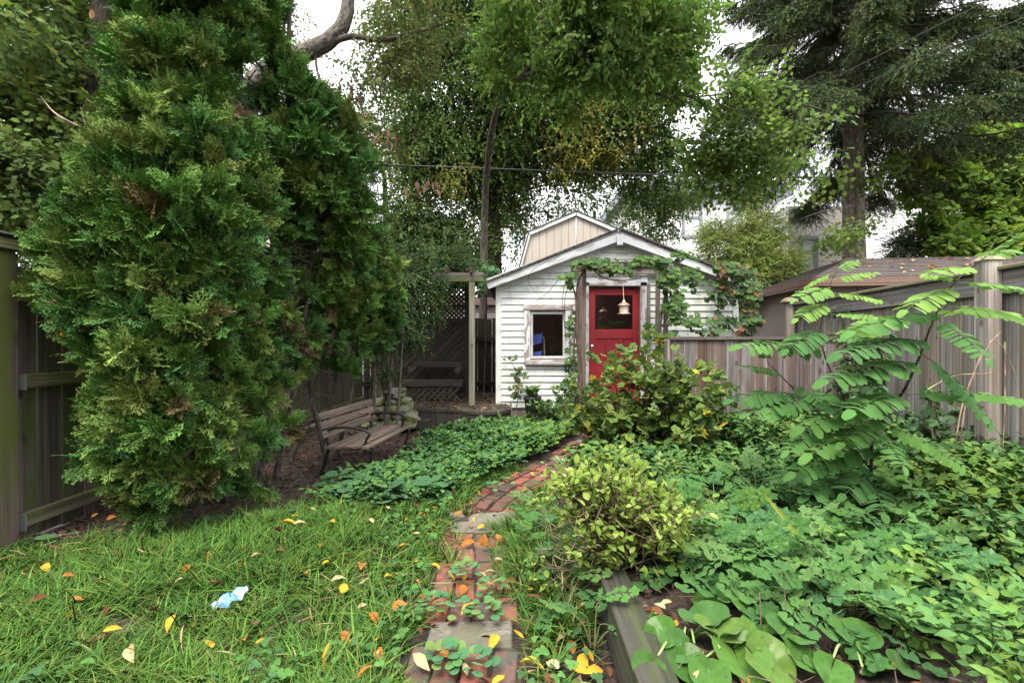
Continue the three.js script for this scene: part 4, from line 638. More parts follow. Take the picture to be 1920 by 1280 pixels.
[[-1.18, -3.72, 26, 0.2], [-0.92, -3.62, 16, 0.14], [-1.42, -3.98, 12, 0.13], [-0.62, -3.75, 14, 0.14]].forEach(([x, z, n, r], i) => leafyPlant('violet_plant', 'clump of round dark green violet leaves where lawn meets ground cover', 'plant', x, z, 0.0, n, heart, violetT, { r, h: 0.14, size: 1.15, seed: 60 + i, group: 'violets at the lawn edge' }));
[[-2.75, -2.92, 6], [-1.6, -3.35, 5], [-1.95, -3.2, 5]].forEach(([x, z, n], i) => leafyPlant('violet_plant', 'small violet seedling at the litter strip below the cedar', 'plant', x, z, 0.0, n, heart, violetT, { r: 0.09, h: 0.07, size: 0.8, seed: 80 + i, group: 'violet seedlings under the cedar' }));
const spoon = roundLeaf(0.02, a => 0.85 + 0.15 * Math.cos(a), { seg: 10, cup: 0.3, off: 0.6, gap: 0.1 });
[[-0.24, -2.52, 24], [-0.36, -2.2, 18], [-0.1, -2.34, 16], [-0.12, -2.14, 18], [-0.26, -1.83, 24], [-0.14, -1.78, 16], [-0.23, -2.15, 8], [-0.15, -3.95, 14], [-0.05, -4.12, 10], [0.08, -3.75, 10]].forEach(([x, z, n], i) => leafyPlant('rosette_weed', 'fleshy round leaved weed rooted between the path bricks', 'weed', x, z, 0.03, n, spoon, [C(0.06, 0.17, 0.07), C(0.08, 0.2, 0.06), C(0.1, 0.22, 0.07), C(0.14, 0.22, 0.06)], { r: 0.062, h: 0.045, size: 1.15, seed: 100 + i, lift: 0.8, group: 'weeds in the path joints', stalk: false }));

// fallen leaves, each its own thing
{
  const R = rng(1500), g = [blade(0.075, 0.034, [0, 0.6, 0.95, 1, 0.7, 0], { fold: 0.55, droop: 0.35, side: 0.18, wave: 0.06 }), blade(0.08, 0.028, LANCE, { fold: 0.6, droop: -0.25, wave: 0.05 }), blade(0.06, 0.045, [0.2, 0.9, 1, 0.7, 0], { fold: 0.25, droop: 0.3 }), blade(0.085, 0.04, [0.1, 0.6, 1, 0.8, 0.1], { fold: 0.8, droop: 0.4, side: -0.2 })];
  const kinds_ = [['yellow', C(0.5, 0.3, 0.03), 0.3], ['orange', C(0.36, 0.13, 0.025), 0.2], ['pale tan', C(0.45, 0.34, 0.18), 0.22], ['brown', C(0.13, 0.05, 0.025), 0.28]], mats = kinds_.map(k => tintMat(leafMat(0.2, 0.25, 0.35, false), k[1]));
  const spots = [[470, 1065, 2], [445, 1080, 0], [550, 1003, 2], [525, 1000, 0], [390, 1057, 0], [240, 1222, 2], [193, 1200, 0], [458, 1205, 1], [480, 1175, 3], [395, 1110, 3], [90, 1140, 3], [145, 1165, 0], [620, 1095, 2], [676, 1073, 1], [720, 1083, 0], [735, 1145, 1], [797, 1103, 1], [808, 1125, 1], [680, 1195, 0], [712, 1230, 2], [700, 1265, 1], [610, 1265, 0], [745, 1018, 0], [760, 1022, 0], [785, 968, 1], [700, 993, 2], [930, 1185, 0], [975, 1235, 0], [870, 1238, 2], [945, 1260, 0], [805, 1255, 2], [865, 1147, 0], [855, 1155, 1], [915, 1093, 2], [870, 1085, 1], [890, 1000, 1], [925, 1035, 2], [1010, 1250, 2], [1075, 1240, 0], [1085, 1215, 0], [1130, 1240, 0], [1210, 1200, 0], [1225, 1150, 2], [1240, 1185, 0], [1050, 1265, 1], [280, 1160, 3], [865, 865, 0], [860, 870, 0], [1090, 1250, 2], [905, 1010, 1], [985, 910, 1], [1055, 865, 0]];
  const put = (x, z, y, k, gi, s) => { const o = single('fallen_leaf', `${kinds_[k][0]} fallen leaf lying on the ${y > 0.2 ? 'deck' : z > lawnEdge(x) && x < -0.45 ? 'grass' : pathDist(x, z)[0] < 0.28 ? 'brick path' : 'soil and low plants'}`, 'leaf', g[gi], mats[k], V(0, 0, 0), 'fallen leaves'); o.applyMatrix4(pose(V(x, y, z), V(R() - 0.5, (R() - 0.5) * 0.5, R() - 0.5), UP.clone().addScaledVector(rv(R), 0.55), s)); };
  for (const [px, py, k] of spots) { const d = F * 1.2 / (py - 640), x = (px - 960) / F * d, grass = pathDist(x, -d)[1] < 0 && pathDist(x, -d)[0] > 0.25; put(x, -d, (grass ? 0.085 : x > 0.5 ? 0.16 : 0.048) + hill(x, -d), k, Math.floor(R() * 4), 0.85 + R() * 0.35); }
  let n = 0; while (n < 150) { const x = lerp(-2.9, 0.5, R()), z = -lerp(1.7, 4.9, R()), pd = pathDist(x, z)[0]; if (x < -1.4 && z < -3.6) continue; let k = 0, t = R(); while ((t -= kinds_[k][2]) > 0 && k < 3) k++; put(x, z, (pd < 0.25 ? 0.047 : 0.075) + hill(x, z), k, Math.floor(R() * 4), 0.45 + R() * 0.6); n++; }
  for (n = 0; n < 34; n++) { const p = pathLUT[20 + Math.floor(R() * 130)], x = p.x + (R() - 0.5) * 0.42; put(x, p.z, 0.035 + hill(x, p.z), Math.floor(R() * 4), Math.floor(R() * 4), 0.5 + R() * 0.5); }
  for (n = 0; n < 34; n++) { const near = n < 20, x = near ? lerp(0.55, 0.8, R()) : lerp(0.05, 0.36, R()), z = -lerp(1.45, near ? 2.1 : 2.0, R()); put(x, z, near ? 0.165 : 0.03 + hill(x, z), Math.floor(R() * 4), Math.floor(R() * 4), 0.5 + R() * 0.45); }
  for (n = 0; n < 45; n++) put(lerp(-1.9, -0.05, R()), -lerp(6.95, 8, R()), 0.255, [1, 2, 3, 3][Math.floor(R() * 4)], Math.floor(R() * 4), 0.7 + R() * 0.4);
}

// ================================================================ TREES
const branchTo = (o, pts, r0, r1, mat, name = 'limb', rad = 7, seed = 3) => wpart(o, name, limb(pts, r0, r1, rad, 0, 0.08, seed), mat);
{ // the big multi-stemmed cedar
  const T = thing('cedar_tree', 'huge bushy green cedar with many stems against the left fence', 'tree', V(-2.3, 0, -3.95)), R = rng(2001);
  // flat fan of scaly branchlets
  const fan = seed => {
    const r = rng(seed), gs = [], st = (p, a, l, w, k) => { const d = V(Math.sin(a), 0, Math.cos(a)), n = V(d.z, 0, -d.x), y0 = -0.6 * p.z * p.z, q = p.clone().addScaledVector(d, l), m = p.clone().addScaledVector(d, l * 0.55), bend = v => -1.2 * v.z * v.z - 1.5 * v.x * v.x; const pos = []; for (const v of [p, m.clone().addScaledVector(n, -w), m.clone().addScaledVector(n, w), q]) pos.push(v.x, bend(v) + (r() - 0.5) * 0.006, v.z); gs.push(tintGeo(meshFrom(pos, [0.5, 0, 0, 0.5, 1, 0.5, 0.5, 1], [0, 1, 2, 1, 3, 2]), k, k, k * 0.95)); };
    const L = 0.13; for (let i = 0; i < 5; i++) {
      const t = (i + 0.3) / 5, p = V((r() - 0.5) * 0.006, 0, L * t); for (const s of [-1, 1]) { const a = s * (0.75 - 0.25 * t) + (r() - 0.5) * 0.25, l = L * (0.62 - 0.42 * t) * (0.8 + r() * 0.4), k = 0.75 + r() * 0.5; st(p, a, l, 0.004, k); for (const q of [0.4, 0.72]) for (const z of [-1, 1]) st(p.clone().addScaledVector(V(Math.sin(a), 0, Math.cos(a)), l * q), a + z * (0.5 + r() * 0.3), l * 0.36, 0.003, k * (0.9 + r() * 0.2)); }
    } st(V(0, 0, 0), 0, L * 1.1, 0.004, 1); return mergeGeometries(gs);
  };
  const clump = seed => { const r = rng(seed), gs = []; for (let i = 0; i < 17; i++) { const q = rv(r); q.z = Math.abs(q.z) * 0.9 + 0.25; q.y = q.y * 0.8 + 0.12; q.normalize(); const g = fan(seed * 20 + i % 4).clone(), k = 0.8 + r() * 0.4, cc = g.attributes.color; for (let n = 0; n < cc.count; n++) cc.setXYZ(n, cc.getX(n) * k, cc.getY(n) * k, cc.getZ(n) * k); g.applyMatrix4(pose(V((r() - 0.5) * 0.05, (r() - 0.5) * 0.05, r() * 0.03), q, rv(r).add(V(0, 0.5, 0)), 0.6 + r() * 0.55)); gs.push(g); } return mergeGeometries(gs); };
  const blobs = [[300, -70, 3.9, 0.55], [430, -60, 4.1, 0.5], [270, 50, 3.75, 0.38], [350, 30, 3.7, 0.36], [430, 60, 3.9, 0.38], [480, 40, 4.1, 0.24], [250, 150, 3.55, 0.3], [330, 160, 3.4, 0.34], [420, 150, 3.7, 0.3], [480, 130, 4.0, 0.22], [220, 240, 3.4, 0.28], [310, 260, 3.25, 0.33], [390, 250, 3.5, 0.28], [180, 320, 3.2, 0.26], [260, 350, 3.15, 0.3], [350, 340, 3.2, 0.3], [430, 320, 3.5, 0.26],
    [115, 400, 3.08, 0.2], [190, 410, 3.05, 0.26], [280, 440, 3.05, 0.28], [370, 430, 3.15, 0.28], [440, 410, 3.5, 0.22], [80, 480, 2.98, 0.12], [140, 490, 2.98, 0.2], [220, 510, 2.98, 0.24], [310, 530, 3.02, 0.27], [400, 510, 3.2, 0.22], [85, 560, 2.97, 0.12], [165, 580, 2.96, 0.2], [250, 600, 2.96, 0.24], [340, 620, 3.03, 0.25], [415, 590, 3.3, 0.17], [205, 670, 2.97, 0.17], [280, 690, 2.94, 0.22], [360, 700, 3.08, 0.2], [170, 745, 2.98, 0.1], [235, 760, 2.95, 0.18], [310, 780, 2.95, 0.2], [385, 790, 3.15, 0.16], [195, 830, 3.0, 0.11], [260, 850, 2.98, 0.17], [335, 870, 3.0, 0.17], [230, 905, 3.04, 0.1], [290, 920, 3.04, 0.13], [370, 910, 3.12, 0.12], [300, 965, 3.1, 0.08], [425, 840, 3.3, 0.11], [430, 740, 3.4, 0.12],
    [545, 190, 4.2, 0.26], [600, 240, 4.25, 0.28], [560, 290, 4.1, 0.3], [640, 320, 4.35, 0.26], [600, 360, 4.25, 0.28], [660, 400, 4.45, 0.22], [530, 370, 4.1, 0.24], [640, 460, 4.5, 0.2], [490, 290, 4.0, 0.22], [580, 440, 4.4, 0.2], [510, 440, 4.2, 0.18], [680, 310, 4.6, 0.12]];
  const sparse = [[480, 480, 3.8, 0.2], [620, 530, 4.7, 0.22], [550, 540, 4.5, 0.18], [690, 480, 5, 0.24], [540, 640, 4.3, 0.1], [500, 900, 3.6, 0.08], [480, 680, 3.7, 0.1], [660, 600, 5.2, 0.18], [720, 560, 5.8, 0.22], [500, 580, 3.9, 0.12], [470, 830, 3.5, 0.08], [450, 630, 3.5, 0.14]];
  const edge = [[-400, 240], [0, 205], [100, 195], [200, 195], [270, 170], [330, 120], [400, 85], [450, 58], [500, 42], [560, 42], [620, 75], [660, 125], [720, 115], [760, 120], [850, 140], [930, 180], [1100, 280]];   // the ragged outline on the fence side
  const l = []; const one = ([px, py, d, r], dens) => {
    const left = py > 120 && px < 260 ? 22 : 0, c = at(px + left, py, d), n = Math.round(dens * (r * r * 900 + r * 26)); r *= 0.9;
    for (let i = 0; i < n; i++) {
      const q = rv(R); if (q.z < -0.3 && R() < 0.6) continue; if (q.y < -0.2 && R() < 0.7) continue; const rad = r * (0.62 + 0.42 * Math.sqrt(R())) * (0.16 + 1.5 * n3(q.clone().multiplyScalar(1.1).add(c), 4.2, 17)), p = c.clone().addScaledVector(q, rad); p.y += 0.15 * r * q.y; if (p.x < -2.97 && p.y < 1.75) continue; if (p.y < 0.06) continue; const qx = 960 - F * p.x / p.z, qy = 640 + F * (p.y - EYE) / p.z; let lb = 45; for (let k = 1; k < edge.length; k++) if (qy >= edge[k - 1][0] && qy < edge[k][0]) lb = lerp(edge[k - 1][1], edge[k][1], (qy - edge[k - 1][0]) / (edge[k][0] - edge[k - 1][0])); if (qx < lb + 22 + R() * 26) continue; if (qx > 395 && qx < 505 && qy > 110 && qy < 235 && R() < 0.8) continue;
      const dir = q.clone().multiplyScalar(0.9).add(V(0, 0.3, 0)).addScaledVector(rv(R), 0.45), up = V(0, 1, 0).addScaledVector(rv(R), 0.5); l.push({ m: pose(p, dir, up, 0.7 + R() * 0.6), c: R() < 0.04 ? 9 : Math.floor(R() * 9) });
    }
  };
  for (const b of blobs) one(b, 1); for (const b of sparse) one(b, 0.5); for (const b of [[530, 520, 4.9, 0.3], [600, 490, 5.1, 0.34], [670, 520, 5.5, 0.34], [560, 590, 5.2, 0.28], [640, 590, 5.6, 0.3], [480, 540, 4.5, 0.26], [700, 590, 6, 0.3], [600, 430, 5.2, 0.4], [520, 440, 4.9, 0.4], [500, 620, 4.8, 0.2]]) one(b, 0.75); for (const b of [[470, 600, 3.8, 0.16], [500, 680, 4.0, 0.15], [515, 750, 4.1, 0.13], [520, 820, 3.9, 0.09], [465, 760, 3.7, 0.14], [480, 860, 3.6, 0.11], [560, 630, 4.5, 0.18], [580, 670, 4.8, 0.12], [620, 610, 4.9, 0.2], [660, 650, 5.3, 0.18], [450, 690, 3.5, 0.15], [640, 700, 5.2, 0.12], [700, 650, 5.8, 0.18], [530, 560, 4.2, 0.2], [430, 900, 3.4, 0.09], [590, 560, 4.6, 0.2], [720, 620, 6.1, 0.2], [540, 690, 4.3, 0.12], [520, 630, 4.1, 0.15]]) one(b, 0.62);
  // stems
  const stems = [[[-2.35, 0, -3.85], [-2.3, 1.4, -3.9], [-2.2, 3, -3.85], [-2.2, 4.6, -3.9], 0.085], [[-2.2, 0, -4.0], [-2.0, 1.2, -4.1], [-1.95, 2.6, -4.15], [-1.9, 4.4, -4.1], 0.07], [[-2.2, 0, -4.15], [-2.1, 0.9, -4.3], [-1.9, 2.1, -4.3], [-1.75, 3.2, -4.25], 0.05], [[-2.5, 0, -3.95], [-2.55, 1.2, -3.8], [-2.5, 2.4, -3.7], [-2.4, 3.6, -3.7], 0.06], [[-2.15, 0, -4.35], [-2.0, 0.8, -4.4], [-1.85, 1.9, -4.4], [-1.7, 2.9, -4.35], 0.045], [[-2.25, 0, -3.75], [-2.2, 0.8, -3.6], [-2.3, 1.6, -3.4], [-2.4, 2.4, -3.35], 0.045], [[-2.3, 0, -5.0], [-2.15, 0.7, -5.2], [-1.95, 1.5, -5.2], [-1.8, 2.3, -5.1], 0.035], [[-1.9, 0, -5.2], [-1.8, 0.9, -5.5], [-1.75, 1.7, -5.6], [-1.7, 2.2, -5.6], 0.04], [[-2.15, 0, -5.4], [-2.05, 0.9, -5.6], [-2.1, 1.9, -5.7], [-2.0, 2.5, -5.7], 0.035], [[-2.05, 0, -5.25], [-2.25, 0.8, -5.3], [-2.3, 1.8, -5.2], [-2.35, 2.6, -5.1], 0.03]];
  for (const s of stems) branchTo(T, s.slice(0, 4).map(p => V(...p)), s[4] * 0.66, s[4] * 0.25, M.barkDark, 'stem', 8, s[4] * 999 | 0);
  for (const b of [...blobs, ...sparse]) { const c = at(b[0], b[1], b[2]), s = stems[Math.floor(R() * 5)], y = clamp(c.y - 0.35, 0.15, 4.2), k = y / 4.5, a = V(...s[0]).lerp(V(...s[3]), clamp(y / s[3][1])); branchTo(T, [a, a.clone().lerp(c, 0.5).add(V((R() - 0.5) * 0.15, -0.08, (R() - 0.5) * 0.15)), c], 0.014, 0.004, M.barkDark, 'branch', 5); }
  for (let i = 0; i < 80; i++) { const s = stems[Math.floor(R() * stems.length)], t = R() * 0.75, a = V(...s[0]).lerp(V(...s[3]), t), d = V(R() - 0.2, R() * 0.5 - 0.2, R() * 0.9 - 0.25).normalize().multiplyScalar(0.3 + R() * 0.5); branchTo(T, [a, a.clone().addScaledVector(d, 0.5).add(V(0, -0.05, 0)), a.clone().add(d)], 0.006, 0.0015, M.barkDark, 'dead_twig', 4); }
  branchTo(T, [at(180, 252, 3.5), at(135, 232, 3.45), at(100, 210, 3.42), at(75, 180, 3.4)], 0.012, 0.003, M.twigPale, 'dead_twig', 5); branchTo(T, [at(165, 245, 3.48), at(155, 220, 3.46), at(150, 200, 3.45)], 0.006, 0.002, M.twigPale, 'dead_twig', 5); branchTo(T, [at(170, 345, 3.3), at(140, 330, 3.22), at(118, 310, 3.2)], 0.01, 0.003, M.twigPale, 'dead_twig', 5); branchTo(T, [at(520, 545, 4), at(545, 540, 3.9), at(548, 520, 3.9), at(530, 505, 3.95)], 0.007, 0.003, M.twigPale, 'dead_twig', 5);
  for (const v of [0, 1, 2]) leaves(T, clump(7 + v), leafMat(0, 0.12, 0.5), l.filter((x, i) => i % 3 === v), [C(0.075, 0.165, 0.035), C(0.06, 0.135, 0.035), C(0.09, 0.18, 0.04), C(0.07, 0.16, 0.05), C(0.115, 0.205, 0.045), C(0.055, 0.125, 0.03), C(0.085, 0.17, 0.035), C(0.12, 0.16, 0.04), C(0.14, 0.21, 0.05), C(0.13, 0.1, 0.05)], { parts: 95, partName: 'spray' });
  const rl = []; for (let i = 0; i < 70; i++) { const b = blobs[Math.floor(R() * blobs.length)], q = rv(R); q.z = Math.abs(q.z); rl.push({ m: pose(at(b[0], b[1], b[2]).addScaledVector(q, b[3] * 1.02), rv(R), rv(R), 0.5 + R() * 0.5), c: i }); } leaves(T, blade(0.07, 0.035, OVAL, { fold: 0.4 }), leafMat(0.25, 0.15, 0.4, false), rl, [C(0.35, 0.09, 0.03), C(0.5, 0.22, 0.04), C(0.2, 0.07, 0.04), C(0.4, 0.25, 0.12)], { parts: 70, partName: 'caught_leaf' });
}
// leaf sprays shared by the broad-leaved trees
const oval = (l, w) => r => blade(l * (0.8 + r() * 0.4), w, POINT, { fold: 0.25, droop: 0.15 + r() * 0.3 });
const small = spray(61, 8, 0.34, oval(0.055, 0.032), { twigs: 3, spread: 1, droop: 0.35 }), hang = spray(62, 9, 0.42, oval(0.05, 0.034), { twigs: 2, spread: 1.1, droop: 0.5 }), mid = spray(63, 7, 0.36, oval(0.09, 0.05), { twigs: 3, spread: 1, droop: 0.3 }), mapleG = spray(64, 4, 0.3, r => roundLeaf(0.062, mapleR, { seg: 14, cup: 0.1, off: 0.9, gap: 0.3, seed: 1 + (r() * 9 | 0) }), { twigs: 2, spread: 1.1, droop: 0.35 }), grapeG = spray(65, 4, 0.3, r => roundLeaf(0.07, lobes(5, 0.22), { seg: 14, cup: 0.15, off: 0.9, gap: 0.3, seed: 1 + (r() * 9 | 0) }), { twigs: 2, spread: 1.2, droop: 0.4 });
const canopy = leafMat(0.5, 0.12, 0.45);
{ // dark maple over the left fence
  const T = thing('maple_tree', 'dark green maple rising behind the left fence', 'tree', V(-6.2, 0, -6.8)), R = rng(2101), l = [];
  branchTo(T, [V(-6.2, 0, -6.8), V(-6.15, 2, -6.8), V(-5.9, 4, -6.7), V(-5.6, 7, -6.6)], 0.2, 0.08, M.barkDark, 'trunk', 9);
  const B = [[60, 130, 6.6, 1.1], [170, 40, 7, 1.0], [20, 320, 6, 0.75], [120, 290, 6.6, 0.8], [280, 10, 7.6, 1.1], [-40, 220, 6.2, 0.9], [60, -60, 6.8, 1.2], [210, 170, 7.2, 0.8], [330, 60, 8, 0.9], [100, 400, 6.5, 0.4], [180, 340, 6.8, 0.5], [-60, 60, 6, 1], [30, 420, 6.2, 0.28], [400, -60, 8, 1]];
  for (const [px, py, d, r] of B) { const c = at(px, py, d); fill(l, c, [r, r * 0.85, r], r * r * 380, R, { cut: 0.445, f: 1.7, size: 1.0, droop: 0.35, nt: 5, shell: 0.45 }); branchTo(T, [V(-6.1, clamp(c.y - 1.2, 1.8, 5), -6.75), V(-6.1, c.y - 0.4, -6.75).lerp(c, 0.5), c], 0.04, 0.01, M.barkDark, 'limb', 6); }
  leaves(T, mapleG, canopy, l, [C(0.095, 0.17, 0.03), C(0.12, 0.2, 0.035), C(0.08, 0.14, 0.03), C(0.17, 0.21, 0.035), C(0.11, 0.18, 0.04)], { massName: 'crown' });
}
{ // leaning old tree whose thick limb rises out of the cedar
  const T = thing('leaning_tree', 'leaning tree with a thick mossy limb rising behind the cedar', 'tree', V(-4.3, 0, -6.6)), R = rng(2201), l = [], br = [];
  branchTo(T, [V(-4.3, -0.1, -6.6), V(-4.1, 1.6, -6.4), V(-3.7, 3.2, -6.2), at(480, 160, 6), at(545, 112, 6), at(615, 78, 6.05)], 0.2, 0.1, M.bark, 'trunk', 10);
  branchTo(T, [at(610, 82, 6.05), at(640, 52, 6.05), at(652, 10, 6.1), at(650, -60, 6.2), at(640, -160, 6.4)], 0.1, 0.07, M.bark, 'limb', 9); branchTo(T, [at(618, 80, 6.05), at(660, 68, 6), at(715, 75, 6), at(770, 62, 6.1), at(840, 40, 6.3)], 0.045, 0.02, M.barkDark, 'limb', 7); branchTo(T, [at(590, 95, 6.05), at(600, 150, 5.9), at(640, 200, 5.9), at(690, 250, 6)], 0.02, 0.006, M.barkDark, 'limb', 6); branchTo(T, [at(640, 60, 6), at(690, 100, 6), at(700, 170, 6), at(720, 240, 6)], 0.012, 0.004, M.barkDark, 'limb', 5); branchTo(T, [at(540, 118, 6), at(530, 60, 6.2), at(550, -20, 6.3)], 0.03, 0.012, M.barkDark, 'limb', 6);
  for (const [px, py, d, r, n, cut] of [[560, 30, 6.4, 0.55, 190, 0.45], [620, -30, 6.3, 0.7, 240, 0.43], [720, 20, 6.2, 0.5, 130, 0.46], [700, 130, 6.1, 0.35, 70, 0.46], [760, 110, 6.3, 0.45, 110, 0.44], [800, -10, 6.4, 0.7, 230, 0.42], [600, 180, 6, 0.25, 30, 0.45], [690, 330, 6.4, 0.4, 90, 0.44], [740, 230, 6.6, 0.4, 90, 0.46], [500, 10, 6.6, 0.5, 150, 0.44]]) fill(l, at(px, py, d), r, n, R, { cut, f: 2, size: 0.85, droop: 0.5, nt: 4, shell: 0.5 });
  leaves(T, hang, canopy, l, [C(0.1, 0.145, 0.035), C(0.13, 0.17, 0.04), C(0.08, 0.115, 0.035), C(0.15, 0.16, 0.04)], { massName: 'crown' });
  for (const [px, py, r, n] of [[600, 160, 0.12, 8], [650, 185, 0.18, 12], [680, 215, 0.1, 6], [720, 270, 0.22, 14], [790, 350, 0.2, 10], [700, 265, 0.12, 8], [660, 150, 0.12, 5]]) fill(br, at(px, py, 5.9), [r, r * 0.8, r], n, R, { size: 0.9, droop: 1.2, nt: 2 });
  leaves(T, blade(0.12, 0.06, OVAL, { fold: 0.7, droop: 0.3 }), leafMat(0.2, 0, 0.4, false), br, [C(0.13, 0.075, 0.06), C(0.2, 0.12, 0.09)], { parts: 70, partName: 'withered_leaf' });
}
function arc(o, pts, r0, r1, mat) { return branchTo(o, pts.map(p => at(...p)), r0, r1, mat, 'limb', 7); }
{ // tall birch behind the shed
  const T = thing('birch_tree', 'tall leafy birch with hanging branches behind the shed', 'tree', V(-0.55, 0, -14.3)), R = rng(2301), l = [], y = [];
  branchTo(T, [V(-0.55, 0, -14.3), at(925, 430, 14.35), at(918, 350, 14.35), at(932, 270, 14.21), at(905, 150, 14.08), at(890, -20, 13.80), at(880, -200, 13.80)], 0.25, 0.1, M.barkDark, 'trunk', 10); branchTo(T, [at(920, 360, 14.35), at(880, 300, 14.08), at(830, 240, 13.80), at(790, 120, 13.25)], 0.07, 0.02, M.barkDark, 'limb'); branchTo(T, [at(930, 280, 14.21), at(1000, 190, 13.80), at(1080, 80, 13.39), at(1130, -60, 12.97)], 0.08, 0.03, M.barkDark, 'limb'); branchTo(T, [at(930, 300, 14.21), at(985, 300, 14.63), at(1050, 270, 15.18), at(1035, 220, 16.56), at(1060, 60, 14.49)], 0.1, 0.05, M.barkDark, 'limb'); 
  const B = [[780, 60, 9.2, 1.1], [880, 20, 9.4, 1.2], [980, 60, 9, 1.2], [1090, 30, 9, 1.2], [1180, 60, 9, 1.1], [1260, 60, 9, 0.8], [800, 190, 9.4, 0.95], [890, 170, 9.6, 1.1], [990, 180, 9.2, 1.1], [1090, 170, 9, 1.1], [1190, 170, 9, 1.0], [1270, 180, 8.8, 0.7], [790, 300, 9.6, 0.9], [870, 290, 10, 0.9], [970, 280, 10, 0.9], [1070, 280, 10, 0.9], [1170, 280, 9.8, 0.85], [1260, 290, 9.6, 0.6], [770, 400, 9.8, 0.75], [850, 400, 10.2, 0.75], [930, 390, 10.6, 0.45], [1215, 350, 10.4, 0.4], [1225, 390, 10.6, 0.35], [1265, 370, 10.4, 0.35], [820, 470, 10.2, 0.55], [900, 470, 10.6, 0.4], [850, -90, 9.4, 1.3], [1000, -90, 9, 1.3], [1150, -90, 9, 1.3], [1300, -60, 9, 0.9], [1235, 430, 10.4, 0.3], [740, 470, 9.6, 0.35], [1300, 230, 9, 0.5], [1335, 290, 9.4, 0.42], [1285, 340, 9.6, 0.45], [1330, 180, 9, 0.38], [1240, 250, 9.2, 0.5], [700, 400, 9.6, 0.4]];
  for (const [px, py, d, r] of B) fill(l, at(px, py, d * 1.38), [r * 1.38, r * 1.24, r * 1.4], r * r * 330, R, { cut: 0.43, f: 1, droop: 0.65, nt: 6, size: 1.55, shell: 0.5, s: 41 });
  for (const [px, py, r, n] of [[1090, 270, 0.7, 70], [1140, 240, 0.6, 50], [1040, 290, 0.5, 30], [850, 320, 0.3, 16], [1160, 300, 0.4, 20]]) fill(y, at(px, py, 12), r * 1.35, n * 1.2, R, { cut: 0.42, f: 1.5, droop: 0.5, nt: 2, size: 1.3 });
  leaves(T, small, canopy, l, [C(0.09, 0.175, 0.03), C(0.11, 0.2, 0.035), C(0.075, 0.145, 0.03), C(0.14, 0.225, 0.035), C(0.085, 0.16, 0.04), C(0.15, 0.2, 0.04)], { massName: 'crown' });
  leaves(T, hang, canopy, y, [C(0.24, 0.22, 0.035), C(0.2, 0.22, 0.04)], { massName: 'yellow_foliage' });
}
{ // a nearer ash bough arching over the garden
  const T = thing('ash_tree', 'tall ash with an arching dark bough above the shed', 'tree', V(-0.6, 0, -9.9)), R = rng(2401), l = [], m = [];
  branchTo(T, [V(-0.6, 0, -9.9), at(908, 440, 9.9), at(912, 330, 9.4), at(930, 210, 8.2), at(975, 145, 7)], 0.09, 0.035, M.barkDark, 'trunk', 8); arc(T, [[970, 147, 7], [1010, 132, 6.9], [1060, 117, 6.8], [1120, 117, 6.8], [1170, 140, 6.9], [1220, 172, 7], [1260, 182, 7], [1320, 180, 7.2], [1400, 170, 7.4]], 0.035, 0.012, M.barkDark); arc(T, [[1070, 118, 6.8], [1110, 145, 6.9], [1160, 190, 7], [1200, 225, 7.1]], 0.016, 0.006, M.barkDark); arc(T, [[1330, 180, 7.2], [1360, 200, 7.2], [1430, 215, 7.3], [1520, 230, 7.4]], 0.012, 0.005, M.barkDark); arc(T, [[975, 145, 7], [1040, 60, 6.8], [1120, -40, 6.6], [1200, -120, 6.5]], 0.05, 0.03, M.barkDark);
  for (const [px, py, d, r, n] of [[1000, 60, 6.8, 0.6, 170], [1100, 30, 6.6, 0.7, 220], [1200, 20, 6.6, 0.6, 160], [1000, -40, 6.6, 0.8, 240], [1150, -60, 6.4, 0.8, 240], [1090, 100, 6.8, 0.4, 70], [1180, 120, 6.9, 0.4, 70], [1050, 180, 7, 0.4, 60], [1250, 110, 7, 0.4, 70], [1290, 180, 7.2, 0.25, 30], [1380, 160, 7.4, 0.25, 40], [940, 110, 7.2, 0.4, 60], [1280, 30, 7, 0.4, 70]]) fill(l, at(px, py, d), r * 1.1, n * 0.72, R, { cut: 0.43, f: 2, droop: 0.45, nt: 5, size: 0.95, shell: 0.5 });
  leaves(T, mid, canopy, l, [C(0.1, 0.195, 0.03), C(0.125, 0.23, 0.035), C(0.08, 0.16, 0.03), C(0.15, 0.24, 0.035), C(0.11, 0.185, 0.04)], { massName: 'crown' });
}
